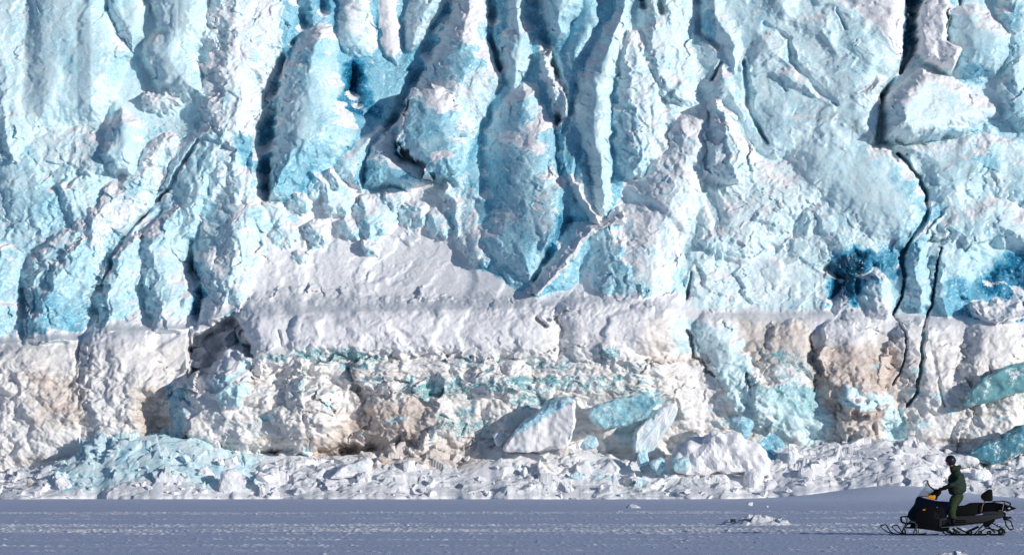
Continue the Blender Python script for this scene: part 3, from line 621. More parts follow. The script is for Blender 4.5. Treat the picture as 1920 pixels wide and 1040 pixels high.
# smoothed slope decides where snow lies
SY = blur(DY, 16)
SNOWY = sstep(.50, 1.2, SY+.5*fbm(PX/30, PY/30, 91, 3))
ICEM = ICEM*(1-.8*SNOWY)
ICEM = np.clip(ICEM + up_*(.13*(ICEM > .2)+.34*fbm(PX/30, PY/40, 95, 4)*(1-.3*ROUGH)), 0, 1)
ICEM = np.clip(ICEM+ up_*ROUGH*.35*(np.abs(rock2)-.25), 0, 1)
lay = SH*sstep(.1, .6, fbm(PX/210, PY/11, 841, 4)*1.7)*sstep(650, 690, PY)
DIRT = np.clip(DIRT+.35*lay, 0, 1)
GRIT_SHADE = np.clip(GRIT_SHADE*.8 + .20*lay*sstep(740, 850, PY) + .10*SH*sstep(.1, .5, fbm(PX/50, PY/30, 851, 5))*sstep(650, 720, PY) + .42*SH*DIRT*sstep(.35, .8, fbm(PX/22, PY/16, 821, 5)*1.6+.25), 0, 1)
ICEM = np.clip(ICEM + SH*.8*sstep(.16, .5, fbm(PX/60, PY/26, 823, 5))*sstep(640, 690, PY)*sstep(380, 480, PX), 0, 1); GREEN = np.clip(GREEN*.8 + SH*.12, 0, 1); DEEP = DEEP*(1-.45*SH*(GREEN < .3))
DEEP = np.clip(DEEP + .12*fbm(PX/60, PY/80, 98, 3), 0, 1)

nrm = np.stack([DX, -np.ones_like(DX), DY], -1); nrm /= np.linalg.norm(nrm, axis=-1, keepdims=True)

def grid_part(name, mask, mat, parent=None):
    """mask is per face (NZ-1, NX-1)"""
    fz, fx = np.nonzero(mask)
    a = fz*NX+fx
    quads = np.stack([a, a+1, a+NX+1, a+NX], -1)
    used, inv = np.unique(quads, return_inverse=True)
    quads = inv.reshape(quads.shape)
    me = bpy.data.meshes.new(name)
    co = np.stack([WX.ravel()[used], WY.ravel()[used], WZ.ravel()[used]], -1).astype(np.float32)
    me.vertices.add(len(co)); me.vertices.foreach_set('co', co.ravel())
    me.loops.add(quads.size); me.loops.foreach_set('vertex_index', quads.ravel().astype(np.int32))
    me.polygons.add(len(quads)); me.polygons.foreach_set('loop_start', np.arange(0, quads.size, 4, dtype=np.int32))
    me.polygons.foreach_set('use_smooth', np.ones(len(quads), bool))
    me.update(calc_edges=True); me.validate()
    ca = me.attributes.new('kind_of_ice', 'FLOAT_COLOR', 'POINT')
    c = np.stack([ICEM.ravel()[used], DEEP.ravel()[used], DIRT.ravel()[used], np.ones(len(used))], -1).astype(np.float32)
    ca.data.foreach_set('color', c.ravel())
    cb = me.attributes.new('kind_b', 'FLOAT_COLOR', 'POINT')
    c = np.stack([GREEN.ravel()[used], GRIT_SHADE.ravel()[used], np.zeros(len(used)), np.ones(len(used))], -1).astype(np.float32)
    cb.data.foreach_set('color', c.ravel())
    me.normals_split_custom_set_from_vertices(nrm.reshape(-1, 3)[used].astype(np.float32))
    return mesh_obj(name, me, mat, parent)

fc = lambda a: a[:-1, :-1]
fup = fc(isup); fb = fc(BODY)*fup
glacier = grid_part('glacier', fup & (fb == 0), ICE); tag(glacier, kind='structure')
SERACS = {
 'left_face': ('serac', 'broad smooth pale blue ice face in the top left corner'),
 'column_a': ('serac', 'tall pale ice column right of the thin dark cleft at upper left'),
 'column_small': ('serac', 'small rounded ice column under the broad pale face'),
 'column_c': ('serac', 'ice column on the ledge left of the narrow teal cleft'),
 'column_d': ('serac', 'snow crusted ice column just left of the snow apron'),
 'base_a': ('serac', 'bulging blue ice lobe standing on the left ledge'),
 'pillar': ('serac', 'pale blue ice pillar with a long dark blue shadow along its left side'),
 'knob': ('serac', 'rounded snowy knob at the top left of the long slanting gully'),
 'tower': ('serac', 'snow streaked ice tower ending in a round blue foot'),
 'foot_lump': ('serac', 'blue lump of ice at the lower left of the snow streaked tower'),
 'column_e': ('serac', 'slim pale blue column right of the snow streaked tower'),
 'tongue': ('serac', 'long blue ice tongue tapering to a point above the ledge'),
 'lobe': ('serac', 'smooth hanging ice lobe at the top edge beside a dark hollow'),
 'column_f': ('serac', 'long pale ice column right of the blue tongue'),
 'snow_arm': ('snow_ridge', None),
 'snow_gully': ('snow_slope', None),
 'block_b': ('serac', 'blocky white ice tower at the head of the snow slope'),
 'flute_a': ('ice_flute', None), 'flute_b': ('ice_flute', None), 'flute_c': ('ice_flute', None),
 'snow_ramp': ('snow_slope', None), 'round_face': ('serac', 'rounded cyan ice face left of the winding crack'),
 'disc': ('serac', 'round sparkling ice boss in the upper right corner'),
 'overhang': ('serac', 'jutting flat bottomed ice block beside the winding crack'),
 'snow_clump': ('snow_clump', None)}
for k, i in BODIES.items():
    if k not in SERACS: continue
    m = fup & (fb == i)
    if m.sum() < 40: continue
    o = grid_part(SERACS[k][0], m, ICE, glacier)
    if SERACS[k][1]: o['label'] = SERACS[k][1]
fpx = fc(PX); fsh = ~fup
nb = BODIES.get('notch_block', -1)
s1 = grid_part('ice_shelf', fsh & (fpx < 357), ICE); tag(s1, 'lumpy off white ice ledge at the left edge, below blue ice columns', 'ice shelf', 'snow covered ice shelves at the glacier foot')
s2 = grid_part('ice_shelf', fsh & (fpx >= 357) & (fpx < 1296) & (fc(BODY) != nb), ICE); tag(s2, 'long snow capped ice ledge with green bands and tan lumps below the snow apron', 'ice shelf', 'snow covered ice shelves at the glacier foot')
s3 = grid_part('ice_shelf', fsh & (fpx >= 1296), ICE); tag(s3, 'tan stained ice ledge at right, split by two dark cracks', 'ice shelf', 'snow covered ice shelves at the glacier foot')
s4 = grid_part('ice_block', fsh & (fpx >= 357) & (fpx < 1296) & (fc(BODY) == nb), ICE); tag(s4, 'pale blue ice block lodged in the shadowed notch between the ledges', 'ice block')
for s_ in (s1, s2, s3): pass

# ------------------------------------------------------------------ ground
m_g, ntg, bsg = new_mat('wind_packed_snow')
geo = N(ntg, 'ShaderNodeNewGeometry')
mp = N(ntg, 'ShaderNodeMapping'); mp.inputs['Scale'].default_value = (.35, 3.0, 1); ntg.links.new(geo.outputs['Position'], mp.inputs[0])
g1 = N(ntg, 'ShaderNodeTexNoise', Scale=1.4, Detail=8.0, Roughness=.65); ntg.links.new(mp.outputs[0], g1.inputs['Vector'])
g2 = N(ntg, 'ShaderNodeTexNoise', Scale=12.0, Detail=5.0, Roughness=.6); ntg.links.new(geo.outputs['Position'], g2.inputs['Vector'])
cht = N(ntg, 'ShaderNodeAttribute', attribute_name='churned')
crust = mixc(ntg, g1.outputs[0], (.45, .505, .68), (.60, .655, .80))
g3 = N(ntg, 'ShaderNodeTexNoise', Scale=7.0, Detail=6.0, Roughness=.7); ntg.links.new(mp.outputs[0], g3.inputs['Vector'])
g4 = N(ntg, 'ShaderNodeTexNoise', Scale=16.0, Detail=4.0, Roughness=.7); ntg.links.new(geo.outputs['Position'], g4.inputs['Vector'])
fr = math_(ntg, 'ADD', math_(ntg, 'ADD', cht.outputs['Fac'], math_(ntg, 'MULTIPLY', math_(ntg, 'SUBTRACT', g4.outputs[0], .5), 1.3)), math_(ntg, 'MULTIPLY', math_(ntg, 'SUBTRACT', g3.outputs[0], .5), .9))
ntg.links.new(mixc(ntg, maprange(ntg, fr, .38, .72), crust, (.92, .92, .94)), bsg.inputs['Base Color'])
bsg.inputs['Roughness'].default_value = .75; bsg.inputs['Specular IOR Level'].default_value = .2
bb = N(ntg, 'ShaderNodeBump', Strength=.5, Distance=.03); ntg.links.new(g2.outputs[0], bb.inputs['Height']); ntg.links.new(bb.outputs[0], bsg.inputs['Normal'])

def xy_grid(name, x0, x1, nx, ys, zf, mat, parent=None, cols=None, widen=None):
    X, Y = np.meshgrid(np.linspace(x0, x1, nx), ys)
    if widen: X = X*widen(Y)
    Z = zf(X, Y); ny = len(ys)
    a = (np.arange(ny-1)[:, None]*nx+np.arange(nx-1)[None, :]).ravel()
    q = np.stack([a, a+1, a+nx+1, a+nx], -1).astype(np.int32)
    me = bpy.data.meshes.new(name)
    me.vertices.add(X.size); me.vertices.foreach_set('co', np.stack([X, Y, Z], -1).astype(np.float32).ravel())
    me.loops.add(q.size); me.loops.foreach_set('vertex_index', q.ravel())
    me.polygons.add(len(q)); me.polygons.foreach_set('loop_start', np.arange(0, q.size, 4, dtype=np.int32))
    me.polygons.foreach_set('use_smooth', np.ones(len(q), bool)); me.update(calc_edges=True)
    if cols:
        for nm, f in cols.items():
            ca = me.attributes.new(nm, 'FLOAT_COLOR', 'POINT'); ca.data.foreach_set('color', f(X, Y, Z).astype(np.float32).ravel())
    return mesh_obj(name, me, mat, parent)

def yrow(py): return F*CAMH/(py-HY)
# bands of snow churned up by snowmobiles: (first row, last row, strength)
BANDS = [(959.5, 964, .9), (967, 968.5, .45), (971.5, 973.5, .5), (982.5, 987.5, .95), (989, 991, .5), (991.5, 998.5, 1.0), (1000, 1001.5, .5), (1006, 1007.5, .3), (1011, 1013, .45), (1021, 1024, .45), (1031, 1034, .4)]
def ground_z(X, Y, churn=False):
    row = HY+F*CAMH/np.maximum(Y, 40.0)
    row = row+1.2*np.sin(X/15.0)+.8*perlin(X/7.0, X*0+2.5, 210)
    ch = np.zeros(np.shape(X))
    for i, (r0, r1, k) in enumerate(BANDS):
        c, hw = (r0+r1)/2, (r1-r0)/2
        d = np.abs(row-c)/hw
        on = np.clip(.55+.9*perlin(X/4.0, X*0+i*3.3, 230)+.5*perlin(X/1.0, X*0+i*1.3, 232), 0, 1)
        ch = np.maximum(ch, k*sstep(1.25, .7, d)*(on if k < .8 else .5+.5*on))
    ch = ch*(.55+.9*perlin(X/1.6, Y/.28, 241)+.55*perlin(X/.16, Y/.5, 243))
    ch = np.clip(ch, 0, 1)
    z = .022*fbm(X/6.0, Y/3.0, 201, 3)+.008*fbm(X/2.2, Y/.30, 204, 3)+.003*fbm(X/.25, Y/.25, 205, 2)
    cl = .7*perlin(X/.12, Y/.22, 245)+.6*perlin(X/.34, Y/.16, 246)
    run = np.clip(.5+.8*perlin(X/9.0, Y/.16, 261), 0, 1)*np.clip(.5+.9*perlin(X/3.0, Y/.35, 263), 0, 1)
    ch = np.clip(ch*.8+.45*run*(ch > .05)+.22*run, 0, 1)
    z = z+.020*ch+.036*ch*np.clip(cl*1.8-.1, 0, 1)
    few = np.clip(perlin(X/.16, Y/.25, 247)*2.4-1.2, 0, 1)*np.clip(.4+1.2*perlin(X/6.0, Y/2.0, 249), 0, 1)
    z = z+.035*few; ch = np.maximum(ch*np.clip(.8+.8*cl, .35, 1.2), few*.9)
    z = z+.010*np.clip(perlin(X/1.3, Y/.5, 253), 0, 1)
    # a trail that crosses towards the camera on the right
    d = np.abs(Y-(yrow(997)-(X-gx(1050, 100))*1.35))/.30
    c2 = np.exp(-d*d)*(X > gx(1050, 100))*(X < gx(1280, 92))*np.clip(.6+perlin(X/.3, Y/.3, 251), 0, 1)
    z = z + .035*c2; ch = np.maximum(ch, c2)
    # drift ramp under the debris, right
    r_ = np.where(X < gx(1700, 208), np.exp(-((X-gx(1700, 208))/4.2)**2), np.exp(-((X-gx(1700, 208))/4.0)**2))
    z = z + .68*r_*sstep(203.5, 213.5, Y)
    if churn: return np.stack([np.clip(ch, 0, 1)]*3+[ch*0+1], -1)
    return z
ys = np.concatenate([np.array([-60, 0, 30, 50, 65]), np.linspace(72, 140, 760), np.linspace(140.3, 216, 420), np.array([225, 260, 400, 1200, 3000])])
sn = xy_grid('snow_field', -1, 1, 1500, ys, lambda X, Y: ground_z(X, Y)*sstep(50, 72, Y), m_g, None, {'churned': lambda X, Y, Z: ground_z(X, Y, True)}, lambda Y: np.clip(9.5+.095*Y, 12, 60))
tag(sn, kind='structure')
# the same field carried on to the horizon, a few mm below
def far_z(X, Y): return X*0-.12-.05*(np.abs(X) > 30)
fs = xy_grid('snow_plain', -3000, 3000, 60, np.array([-3000, -400, -60, 100, 300, 3000]), far_z, m_g); tag(fs, kind='structure')

# ------------------------------------------------------------------ rubble mound along the foot of the glacier
CREST = ([-400, 0, 60, 120, 180, 300, 380, 450, 520, 620, 700, 760, 850, 950, 1050, 1100, 1200, 1300, 1400, 1480, 1600, 1700, 1780, 1850, 1920, 2300],
         [890, 888, 884, 858, 824, 816, 830, 850, 858, 862, 850, 842, 846, 838, 842, 846, 866, 856, 860, 846, 856, 848, 862, 866, 838, 850])
MY0, MY1 = 212.6, 220.6
def mound_z(X, Y):
    px = X*F/215.5+960
    cz = CAMH+(HY-np.interp(px, *CREST))*217.4/F
    m0 = MY0+1.7*np.clip(fbm(X/3.4, X*0+.5, 650, 4), -.55, .6)
    t = np.clip((Y-m0)/(217.4-m0), 0, 1)
    prof = np.interp(t, [0, .03, .15, .4, .7, 1.0], [0, .05, .14, .34, .68, 1.0])
    z = cz*prof
    f, c = facets(X/1.5, Y/1.4, 601); f2, c2 = facets(X/.5, Y/.55, 603)
    calm = sstep(-.25, .25, fbm(X/2.2, Y/1.1, 615, 3))
    amp = np.interp(t, [0, .08, .3, 1], [.10, .40, .9, 1])*(.55+.8*np.clip(.5+fbm(X/4.0, Y/2.0, 605, 2)*1.5, 0, 1))
    f3, c3 = facets(X/.85+7, Y/.8, 617)
    z = z + amp*(.36*f*(.35+.65*calm)+.22*f3*calm+.11*f2*calm+.05*fbm(X/.3, Y/.3, 607, 4)*(.3+calm)+.10*billow(X/1.1, Y/.9, 611, 2))
    g = -.15+0*X
    # ground ramp underneath on the right
    return np.where(t <= 0, g, np.maximum(z, -.02)+ground_z(X, np.full_like(Y, 213.0))*.9)
def mcol(X, Y, Z):
    px = X*F/217.0+960; t = (Y-MY0)/(217.4-MY0)
    n = fbm(X/1.2, Y/.8, 621, 4)
    blue = sstep(60, 140, px)*sstep(540, 440, px)*sstep(.18, .38, t+.25*n)
    blue = np.maximum(blue, .8*sstep(.1, .4, n)*sstep(.2, .3, t)*sstep(1050, 1150, px)*sstep(1300, 1250, px))
    ice = np.clip(.08+.60*blue+.9*np.clip(n-.22, 0, 1)+.3*blue*fbm(X/.5, Y/.5, 629, 3), 0, 1)
    deep = np.clip(.20-.04*blue+.4*fbm(X/.8, Y/.8, 627, 3), 0, .5)
    dirt = .75*sstep(640, 700, px)*sstep(950, 880, px)*sstep(.55, .75, t)+.3*sstep(1180, 1230, px)*sstep(1300, 1240, px)*(t > .7)
    return np.stack([ice, deep, dirt, np.ones_like(X)], -1)
mnd = xy_grid('rubble_bank', -33, 33, 1500, np.linspace(MY0-1.6, MY1, 250), mound_z, ICE, None,
              {'kind_of_ice': mcol, 'kind_b': lambda X, Y, Z: np.stack([X*0, X*0, X*0, X*0+1], -1)})
tag(mnd, 'bank of broken white ice rubble along the foot of the ledges', 'ice rubble', None, 'stuff')

def mound_at(x, y):
    return float(mound_z(np.array([[x]]), np.array([[y]]))[0, 0])
def find_y(px, row):
    for Y in np.arange(212.8, 217.6, .15):
        x = (px-960)*Y/F
        if HY-(mound_at(x, Y)-CAMH)*F/Y <= row: return float(Y)
    return 217.2

def chunk_mesh(name, size, seed, n=14, rough=.05, sub=2, squash=None, pts=None):
    """a broken piece of ice: hull of scattered points, split finer and roughened"""
    rr = random.Random(seed); bm = bmesh.new()
    if pts is None:
        pts = []
        for i in range(n):
            v = Vector((rr.gauss(0, 1), rr.gauss(0, 1), rr.gauss(0, 1))).normalized()*rr.uniform(.8, 1.0)
            pts.append((v.x*size[0]/2, v.y*size[1]/2, (v.z+.75)*size[2]/1.75))
    for p in pts: bm.verts.new(p)
    r = bmesh.ops.convex_hull(bm, input=bm.verts[:])
    bmesh.ops.delete(bm, geom=[g for g in set(r['geom_interior']+r['geom_unused']) if isinstance(g, bmesh.types.BMVert)], context='VERTS')
    bmesh.ops.dissolve_limit(bm, angle_limit=R(12), verts=bm.verts[:], edges=bm.edges[:])
    s_ = max(size)
    bmesh.ops.bevel(bm, geom=bm.edges[:], offset=s_*.035, segments=1, affect='EDGES', profile=.5, clamp_overlap=True)
    bmesh.ops.triangulate(bm, faces=bm.faces[:])
    for k in range(sub):
        L = s_/(3.0*2**k)
        es = [e for e in bm.edges if e.calc_length() > L*.7]
        if es: bmesh.ops.subdivide_edges(bm, edges=es, cuts=1); bmesh.ops.triangulate(bm, faces=bm.faces[:])
    bm.normal_update()
    off = Vector((seed*3.1, seed*1.7, 0))
    mv = {}
    for v in bm.verts:
        q = v.co+off
        chip = -max(0.0, mnoise.noise(q*(4.5/s_)+Vector((9, 3, 1)))-.12)*rough*2.2
        d = mnoise.noise(q*(2.2/s_))*rough*1.6+mnoise.noise(q*(6/s_))*rough*.9+mnoise.noise(q*(16/s_))*rough*.6+chip
        mv[v] = v.co+v.normal*d*s_
    for v, c in mv.items(): v.co = c
    me = bpy.data.meshes.new(name); bm.to_mesh(me); bm.free()
    return me
def set_ice(me, ice, deep, dirt=0, green=0, grit=0, fn=None):
    n = len(me.vertices)
    co = np.zeros(n*3, np.float32); me.vertices.foreach_get('co', co); co = co.reshape(-1, 3)
    a = np.tile(np.array([ice, deep, dirt, 1], np.float32), (n, 1)); b = np.tile(np.array([green, grit, 0, 1], np.float32), (n, 1))
    if fn: fn(co, a, b)
    me.attributes.new('kind_of_ice', 'FLOAT_COLOR', 'POINT').data.foreach_set('color', a.ravel())
    me.attributes.new('kind_b', 'FLOAT_COLOR', 'POINT').data.foreach_set('color', b.ravel())

def block(name, label, cat, x0, x1, top, bot, ice, deep, dirt=0, seed=1, depth=None, Y=None, rz=0.0, rough=.03, n=14, sub=3, outline=None, green=0, grit=0, fn=None):
    """a piece that fills this window of the photo, standing on the rubble at its real distance"""
    cx = (x0+x1)/2
    if Y is None: Y = find_y(cx, bot)+.2
    sc_ = Y/F; w_, h_ = (x1-x0)*sc_, (bot-top)*sc_
    d_ = depth or .7*(w_+h_)/2
    pts = None
    if outline:
        rr = random.Random(seed); pts = []
        for k, (ax, ay) in enumerate(outline):
            X_ = (ax-cx)*sc_; Z_ = (bot-ay)*sc_
            pts.append((X_*.97, -d_*.5*rr.uniform(.25, .9), Z_*rr.uniform(.93, 1.0))); pts.append((X_, d_*.1, Z_)); pts.append((X_*.8, d_*.5, Z_*.85))
    me = chunk_mesh(name, (w_, d_, h_), seed, n, rough, sub, pts=pts)
    def speck(co, a, b):
        if fn: fn(co, a, b)
        for i_ in range(len(co)):
            q_ = Vector(co[i_])*1.6+Vector((seed*2.3, 0, seed))
            v_ = mnoise.noise(q_)+.5*mnoise.noise(q_*2.7); u_ = co[i_, 2]/max(h_, .01)
            a[i_, 0] -= .55*(v_+.25)+(.5*max(0, u_-.78)*4 if ice < .97 else .1*max(0, v_)); a[i_, 1] += .16*v_
    set_ice(me, ice, deep, dirt, green, grit, speck)
    o = mesh_obj(name, me, ICE)
    o.location = ((cx-960)*sc_, Y, CAMH+(HY-bot)*sc_-.06*h_); o.rotation_euler = (0, 0, rz)
    tag(o, label, cat)
    return o
def two_tone(z_split, slope, lo, hi):
    def f(co, a, b):
        m = (co[:, 2]+slope*co[:, 0]) > z_split
        a[m, 0], a[m, 1], a[m, 2] = hi; a[~m, 0], a[~m, 1], a[~m, 2] = lo
    return f
block('ice_block', 'big leaning ice slab with a teal upper face and dirty white front', 'ice block', 940, 1082, 732, 842, .1, .3, .15, seed=3, depth=2.4, Y=215.9,
      outline=[(943, 836), (962, 800), (1000, 768), (1036, 742), (1062, 732), (1078, 742), (1080, 780), (1074, 815), (1060, 832), (1000, 840)], fn=two_tone(1.55, -.62, (.10, .25, .22), (.85, .42, 0)), rough=.028, sub=4)
block('ice_block', 'bright turquoise wedge of clear ice above the rubble, right of the big leaning slab', 'ice block', 1098, 1236, 728, 800, .95, .42, 0, seed=5, depth=1.8, Y=216.6,
      outline=[(1100, 768), (1122, 752), (1170, 738), (1222, 728), (1234, 750), (1215, 775), (1180, 790), (1130, 800), (1110, 785)], rough=.028, sub=4, green=.35)
block('ice_block', 'pale cyan tilted slab of ice at the right end of the turquoise wedge', 'ice block', 1180, 1275, 745, 850, .5, .14, 0, seed=6, depth=1.6, Y=217.2,
      outline=[(1184, 842), (1190, 800), (1222, 762), (1262, 745), (1274, 758), (1240, 800), (1222, 850)], rough=.03)
block('ice_boulder', 'large smooth white dome of snowy ice in the right half of the rubble', 'ice boulder', 1250, 1442, 798, 886, .05, .1, .06, seed=8, depth=3.0, Y=215.6,
      outline=[(1252, 880), (1268, 842), (1302, 812), (1340, 799), (1385, 806), (1425, 830), (1441, 862), (1436, 884)], rough=.05, sub=4)
block('ice_block', 'blue ice chunk standing behind the big white dome, left one of two', 'ice block', 1360, 1420, 768, 820, .95, .42, 0, seed=9, depth=1.2, Y=216.9, rough=.03)
block('ice_block', 'blue ice block right of the big white dome, its top capped with snow', 'ice block', 1418, 1478, 785, 862, .85, .5, 0, seed=10, depth=1.2, Y=217.2, rough=.04, fn=two_tone(1.6, .3, (.9, .52, 0), (.3, .2, 0)))
block('ice_block', 'upright pale blue ice block left of the big white dome', 'ice block', 1190, 1218, 828, 876, .9, .3, 0, seed=12, Y=215.4)
block('ice_block', 'squat blue ice block at the left foot of the big white dome', 'ice block', 1212, 1252, 850, 884, .9, .36, 0, seed=13, Y=214.8)
block('ice_block', 'pale blue wedge of ice touching the left edge of the big white dome', 'ice block', 1254, 1302, 848, 884, .9, .28, 0, seed=14, Y=214.2, green=.3)
block('ice_block', 'rounded grey blue ice block between the leaning slab and the turquoise wedge', 'ice block', 1082, 1126, 808, 842, .8, .3, 0, seed=15, Y=215.8)
block('ice_block', 'small pale teal chip of ice lying on the snow below the turquoise wedge', 'ice block', 1062, 1098, 880, 902, .85, .2, 0, seed=16, Y=214.8, green=.2)
block('ice_block', 'brown sided upright ice chunk in the middle of the rubble', 'ice block', 1010, 1042, 864, 896, .2, .2, .7, seed=17, Y=215.2, grit=.35)
block('ice_boulder', 'pink white boulder of refrozen snow below the big leaning slab', 'ice boulder', 1040, 1074, 826, 852, .05, .2, .55, seed=18, Y=215.4)
block('ice_boulder', 'pale boulder perched on the middle ledge beside a dark green hollow', 'ice boulder', 1120, 1156, 664, 700, .1, .2, .12, seed=19, Y=218.2, depth=.9)
block('ice_boulder', 'greenish white boulder at the end of the blue rubble mound', 'ice boulder', 396, 470, 872, 926, .15, .2, .1, seed=20, Y=213.9, depth=1.6, green=.2)
block('ice_boulder', 'white boulder with a greenish left side in front of the blue rubble mound', 'ice boulder', 362, 412, 868, 912, .25, .25, .08, seed=21, Y=214.8, green=.5)
block('ice_block', 'small teal chip of ice on the crest of the blue rubble mound', 'ice block', 360, 386, 860, 880, .95, .55, 0, seed=22, Y=216.0, green=.8)
block('ice_slab', 'long greyish slab of ice lying flat left of the centre of the rubble', 'ice slab', 616, 700, 852, 896, .25, .2, 0, seed=23, Y=215.2, depth=1.6,
      outline=[(618, 894), (640, 870), (690, 853), (699, 862), (690, 892), (640, 896)])
block('ice_slab', 'thin tilted slab of ice with a green lower edge', 'ice slab', 672, 698, 872, 906, .3, .3, 0, seed=24, Y=214.6, green=.6)
block('ice_block', 'grey block of ice with a flat top next to the thin tilted slab', 'ice block', 700, 760, 876, 902, .25, .2, .12, seed=25, Y=214.6)
block('ice_boulder', 'upright lumpy white boulder left of the centre of the rubble', 'ice boulder', 748, 790, 848, 895, .08, .2, .1, seed=26, Y=215.6)
block('ice_boulder', 'small brown stained boulder at the far left foot of the blue mound', 'ice boulder', 46, 66, 890, 912, .2, .2, .8, seed=27, Y=213.9, grit=.5)
block('ice_block', 'white fin of ice left of the big leaning slab', 'ice block', 915, 946, 794, 836, .1, .2, .05, seed=28, Y=216.4)
block('ice_boulder', 'round white boulder below the right foot of the big white dome', 'ice boulder', 1390, 1440, 866, 916, .08, .2, .05, seed=29, Y=214.6)
block('ice_boulder', 'grey white boulder with a shadowed side at the front of the right rubble', 'ice boulder', 1490, 1536, 868, 912, .15, .2, .08, seed=30, Y=214.6)
block('ice_slab', 'curved upright slab of snow crusted ice right of the blue block', 'ice slab', 1468, 1500, 824, 872, .15, .25, 0, seed=31, Y=216.2)
block('ice_slab', 'flat grey plate of ice stacked on others under the tan ledge', 'ice slab', 1540, 1624, 836, 856, .3, .25, .1, seed=32, Y=217.4, depth=1.6)
block('ice_slab', 'broad snow dusted slab lying behind the rider', 'ice slab', 1724, 1836, 848, 876, .08, .2, 0, seed=33, Y=216.4, depth=2.0,
      outline=[(1726, 852), (1760, 848), (1810, 853), (1832, 858), (1836, 866), (1800, 874), (1750, 870)])
block('ice_slab', 'pale square edged slab of ice right of the rider', 'ice slab', 1812, 1868, 870, 902, .3, .12, 0, seed=34, Y=215.2, depth=1.6)
block('ice_block', 'tapering lump of white ice just left of the rider', 'ice block', 1752, 1784, 868, 898, .08, .2, 0, seed=35, Y=214.8)
block('ice_slab', 'glossy dark teal slab of clear ice at the right edge behind the rider', 'ice slab', 1800, 1960, 785, 868, 1, .92, 0, seed=36, depth=1.8, Y=216.6,
      outline=[(1802, 848), (1830, 830), (1870, 812), (1900, 795), (1958, 780), (1960, 840), (1900, 855), (1850, 866)], rough=.028, sub=4, green=.35)
block('ice_slab', 'dark green wedge of clear ice set high in the right ledge', 'ice slab', 1804, 1970, 664, 756, 1, .85, 0, seed=37, depth=1.6, Y=218.0,
      outline=[(1806, 755), (1816, 725), (1850, 695), (1890, 674), (1968, 662), (1970, 712), (1900, 722), (1850, 735)], rough=.028, sub=4, green=.8)

# countless smaller pieces: three sorts by look
kinds = [('white', .08, .2, .05), ('blue', .6, .16, 0), ('tan', .1, .2, .6)]
protos = {}
for kn, ic, dp, dr in kinds:
    for v in range(5):
        rr = random.Random(v*17+len(kn))
        me = chunk_mesh('ice_chunk', (1.0, rr.uniform(.7, 1.1), rr.uniform(.55, .95)), 100+v+10*len(kn), n=rr.choice((7, 9, 12)), rough=.035, sub=2)
        set_ice(me, ic, dp, dr); me.materials.append(ICE); protos[kn, v] = me
LBL = {'white': ('white ice chunk, one of many scattered in the rubble at the foot of the ledges', 'white ice chunks in the rubble'),
       'blue': ('pale blue ice chunk, one of many in the blue mound at the lower left', 'blue ice chunks in the mound at lower left'),
       'tan': ('tan stained ice chunk, one of many under the tan lumps of the middle ledge', 'tan ice chunks under the middle ledge')}
rr = random.Random(99)
for i in range(330):
    px = rr.uniform(-15, 1935)
    crest = np.interp(px, *CREST)
    row = 934-(934-crest)*rr.random()**1.1
    if fbm(np.array([[px/90.0]]), np.array([[row/25.0]]), 901, 2)[0, 0] < -.16: continue
    if 1540 < px and row > 905-10*rr.random(): continue
    kn = 'white'
    if 90 < px < 400 and row < 905: kn = 'blue'
    elif 660 < px < 930 and row < 868: kn = 'tan'
    Y = find_y(px, row)
    wpx = (6+14*rr.random()) if i % 4 else 20+38*rr.random()**1.6
    if kn == 'tan': wpx += 8
    o = bpy.data.objects.new('ice_chunk', protos[kn, rr.randrange(5)]); COL.objects.link(o)
    x = (px-960)*Y/F; k = wpx*Y/F
    o.location = (x, Y-.05, mound_at(x, Y)-(.22 if i % 4 else .34)*k); o.scale = (k, k, k*rr.uniform(.6, 1.15)); o.rotation_euler = (rr.uniform(-.5, .5), rr.uniform(-.5, .5), rr.uniform(0, 6.28))
    zone = ('at the far left of the rubble' if px < 150 else 'in front of the blue rubble mound' if px < 540 else 'below the tan lumps of the middle ledge' if px < 930 else
            'around the big leaning slab' if px < 1120 else 'between the leaning slab and the white dome' if px < 1260 else 'around the large white dome' if px < 1450 else
            'under the tan ledge right of the white dome' if px < 1700 else 'behind the snowmobile and rider')
    if kn == 'white':
        lb = ('large' if wpx > 26 else 'small')+' white ice chunk, one of several '+zone
        tag(o, lb, 'ice chunk', 'white ice chunks '+zone)
    else:
        tag(o, ('large ' if wpx > 26 else 'small ')+LBL[kn][0], 'ice chunk', LBL[kn][1])

# ------------------------------------------------------------------ snowmobile and rider
# profile points are (along, up) in a 462 units/m side drawing whose origin is (900, 942): front of the machine to the left
YS = 100.0
def U(cx, cy): return ((cx-900)/462.0, (942-cy)/462.0)
M_blk = simple('black_plastic', (.003, .003, .004), .5, 0, .2, 30, .12)
M_hood = simple('dark_blue_hood_paint', (.002, .003, .009), .3, 0, 0, 10, .22)
M_rub = simple('rubber', (.005, .005, .005), .7, 0, .5, 60, .15)
M_alu = simple('grey_metal', (.045, .045, .05), .45, .5, .1, 20)
M_gry = simple('grey_panel', (.02, .02, .024), .5, .2, .2, 20)
M_brt = simple('bare_metal', (.35, .34, .32), .35, .9, 0, 20)
M_ylw = simple('orange_yellow_plastic', (.75, .30, .008), .35, 0, 0, 20)
M_seat = simple('black_vinyl', (.003, .003, .003), .6, 0, .5, 50, .15)
M_frm = simple('tan_bracket', (.10, .08, .06), .5, .3)
M_jkt = simple('green_jacket_cloth', (.004, .021, .011), .8, 0, .6, 30)
M_jkd = simple('dark_jacket_cloth', (.010, .016, .012), .85, 0, .6, 30)
M_trs = simple('olive_green_cloth', (.009, .026, .006), .85, 0, .6, 30)
M_skin = simple('skin', (.36, .18, .12), .5, 0, 0, 30)
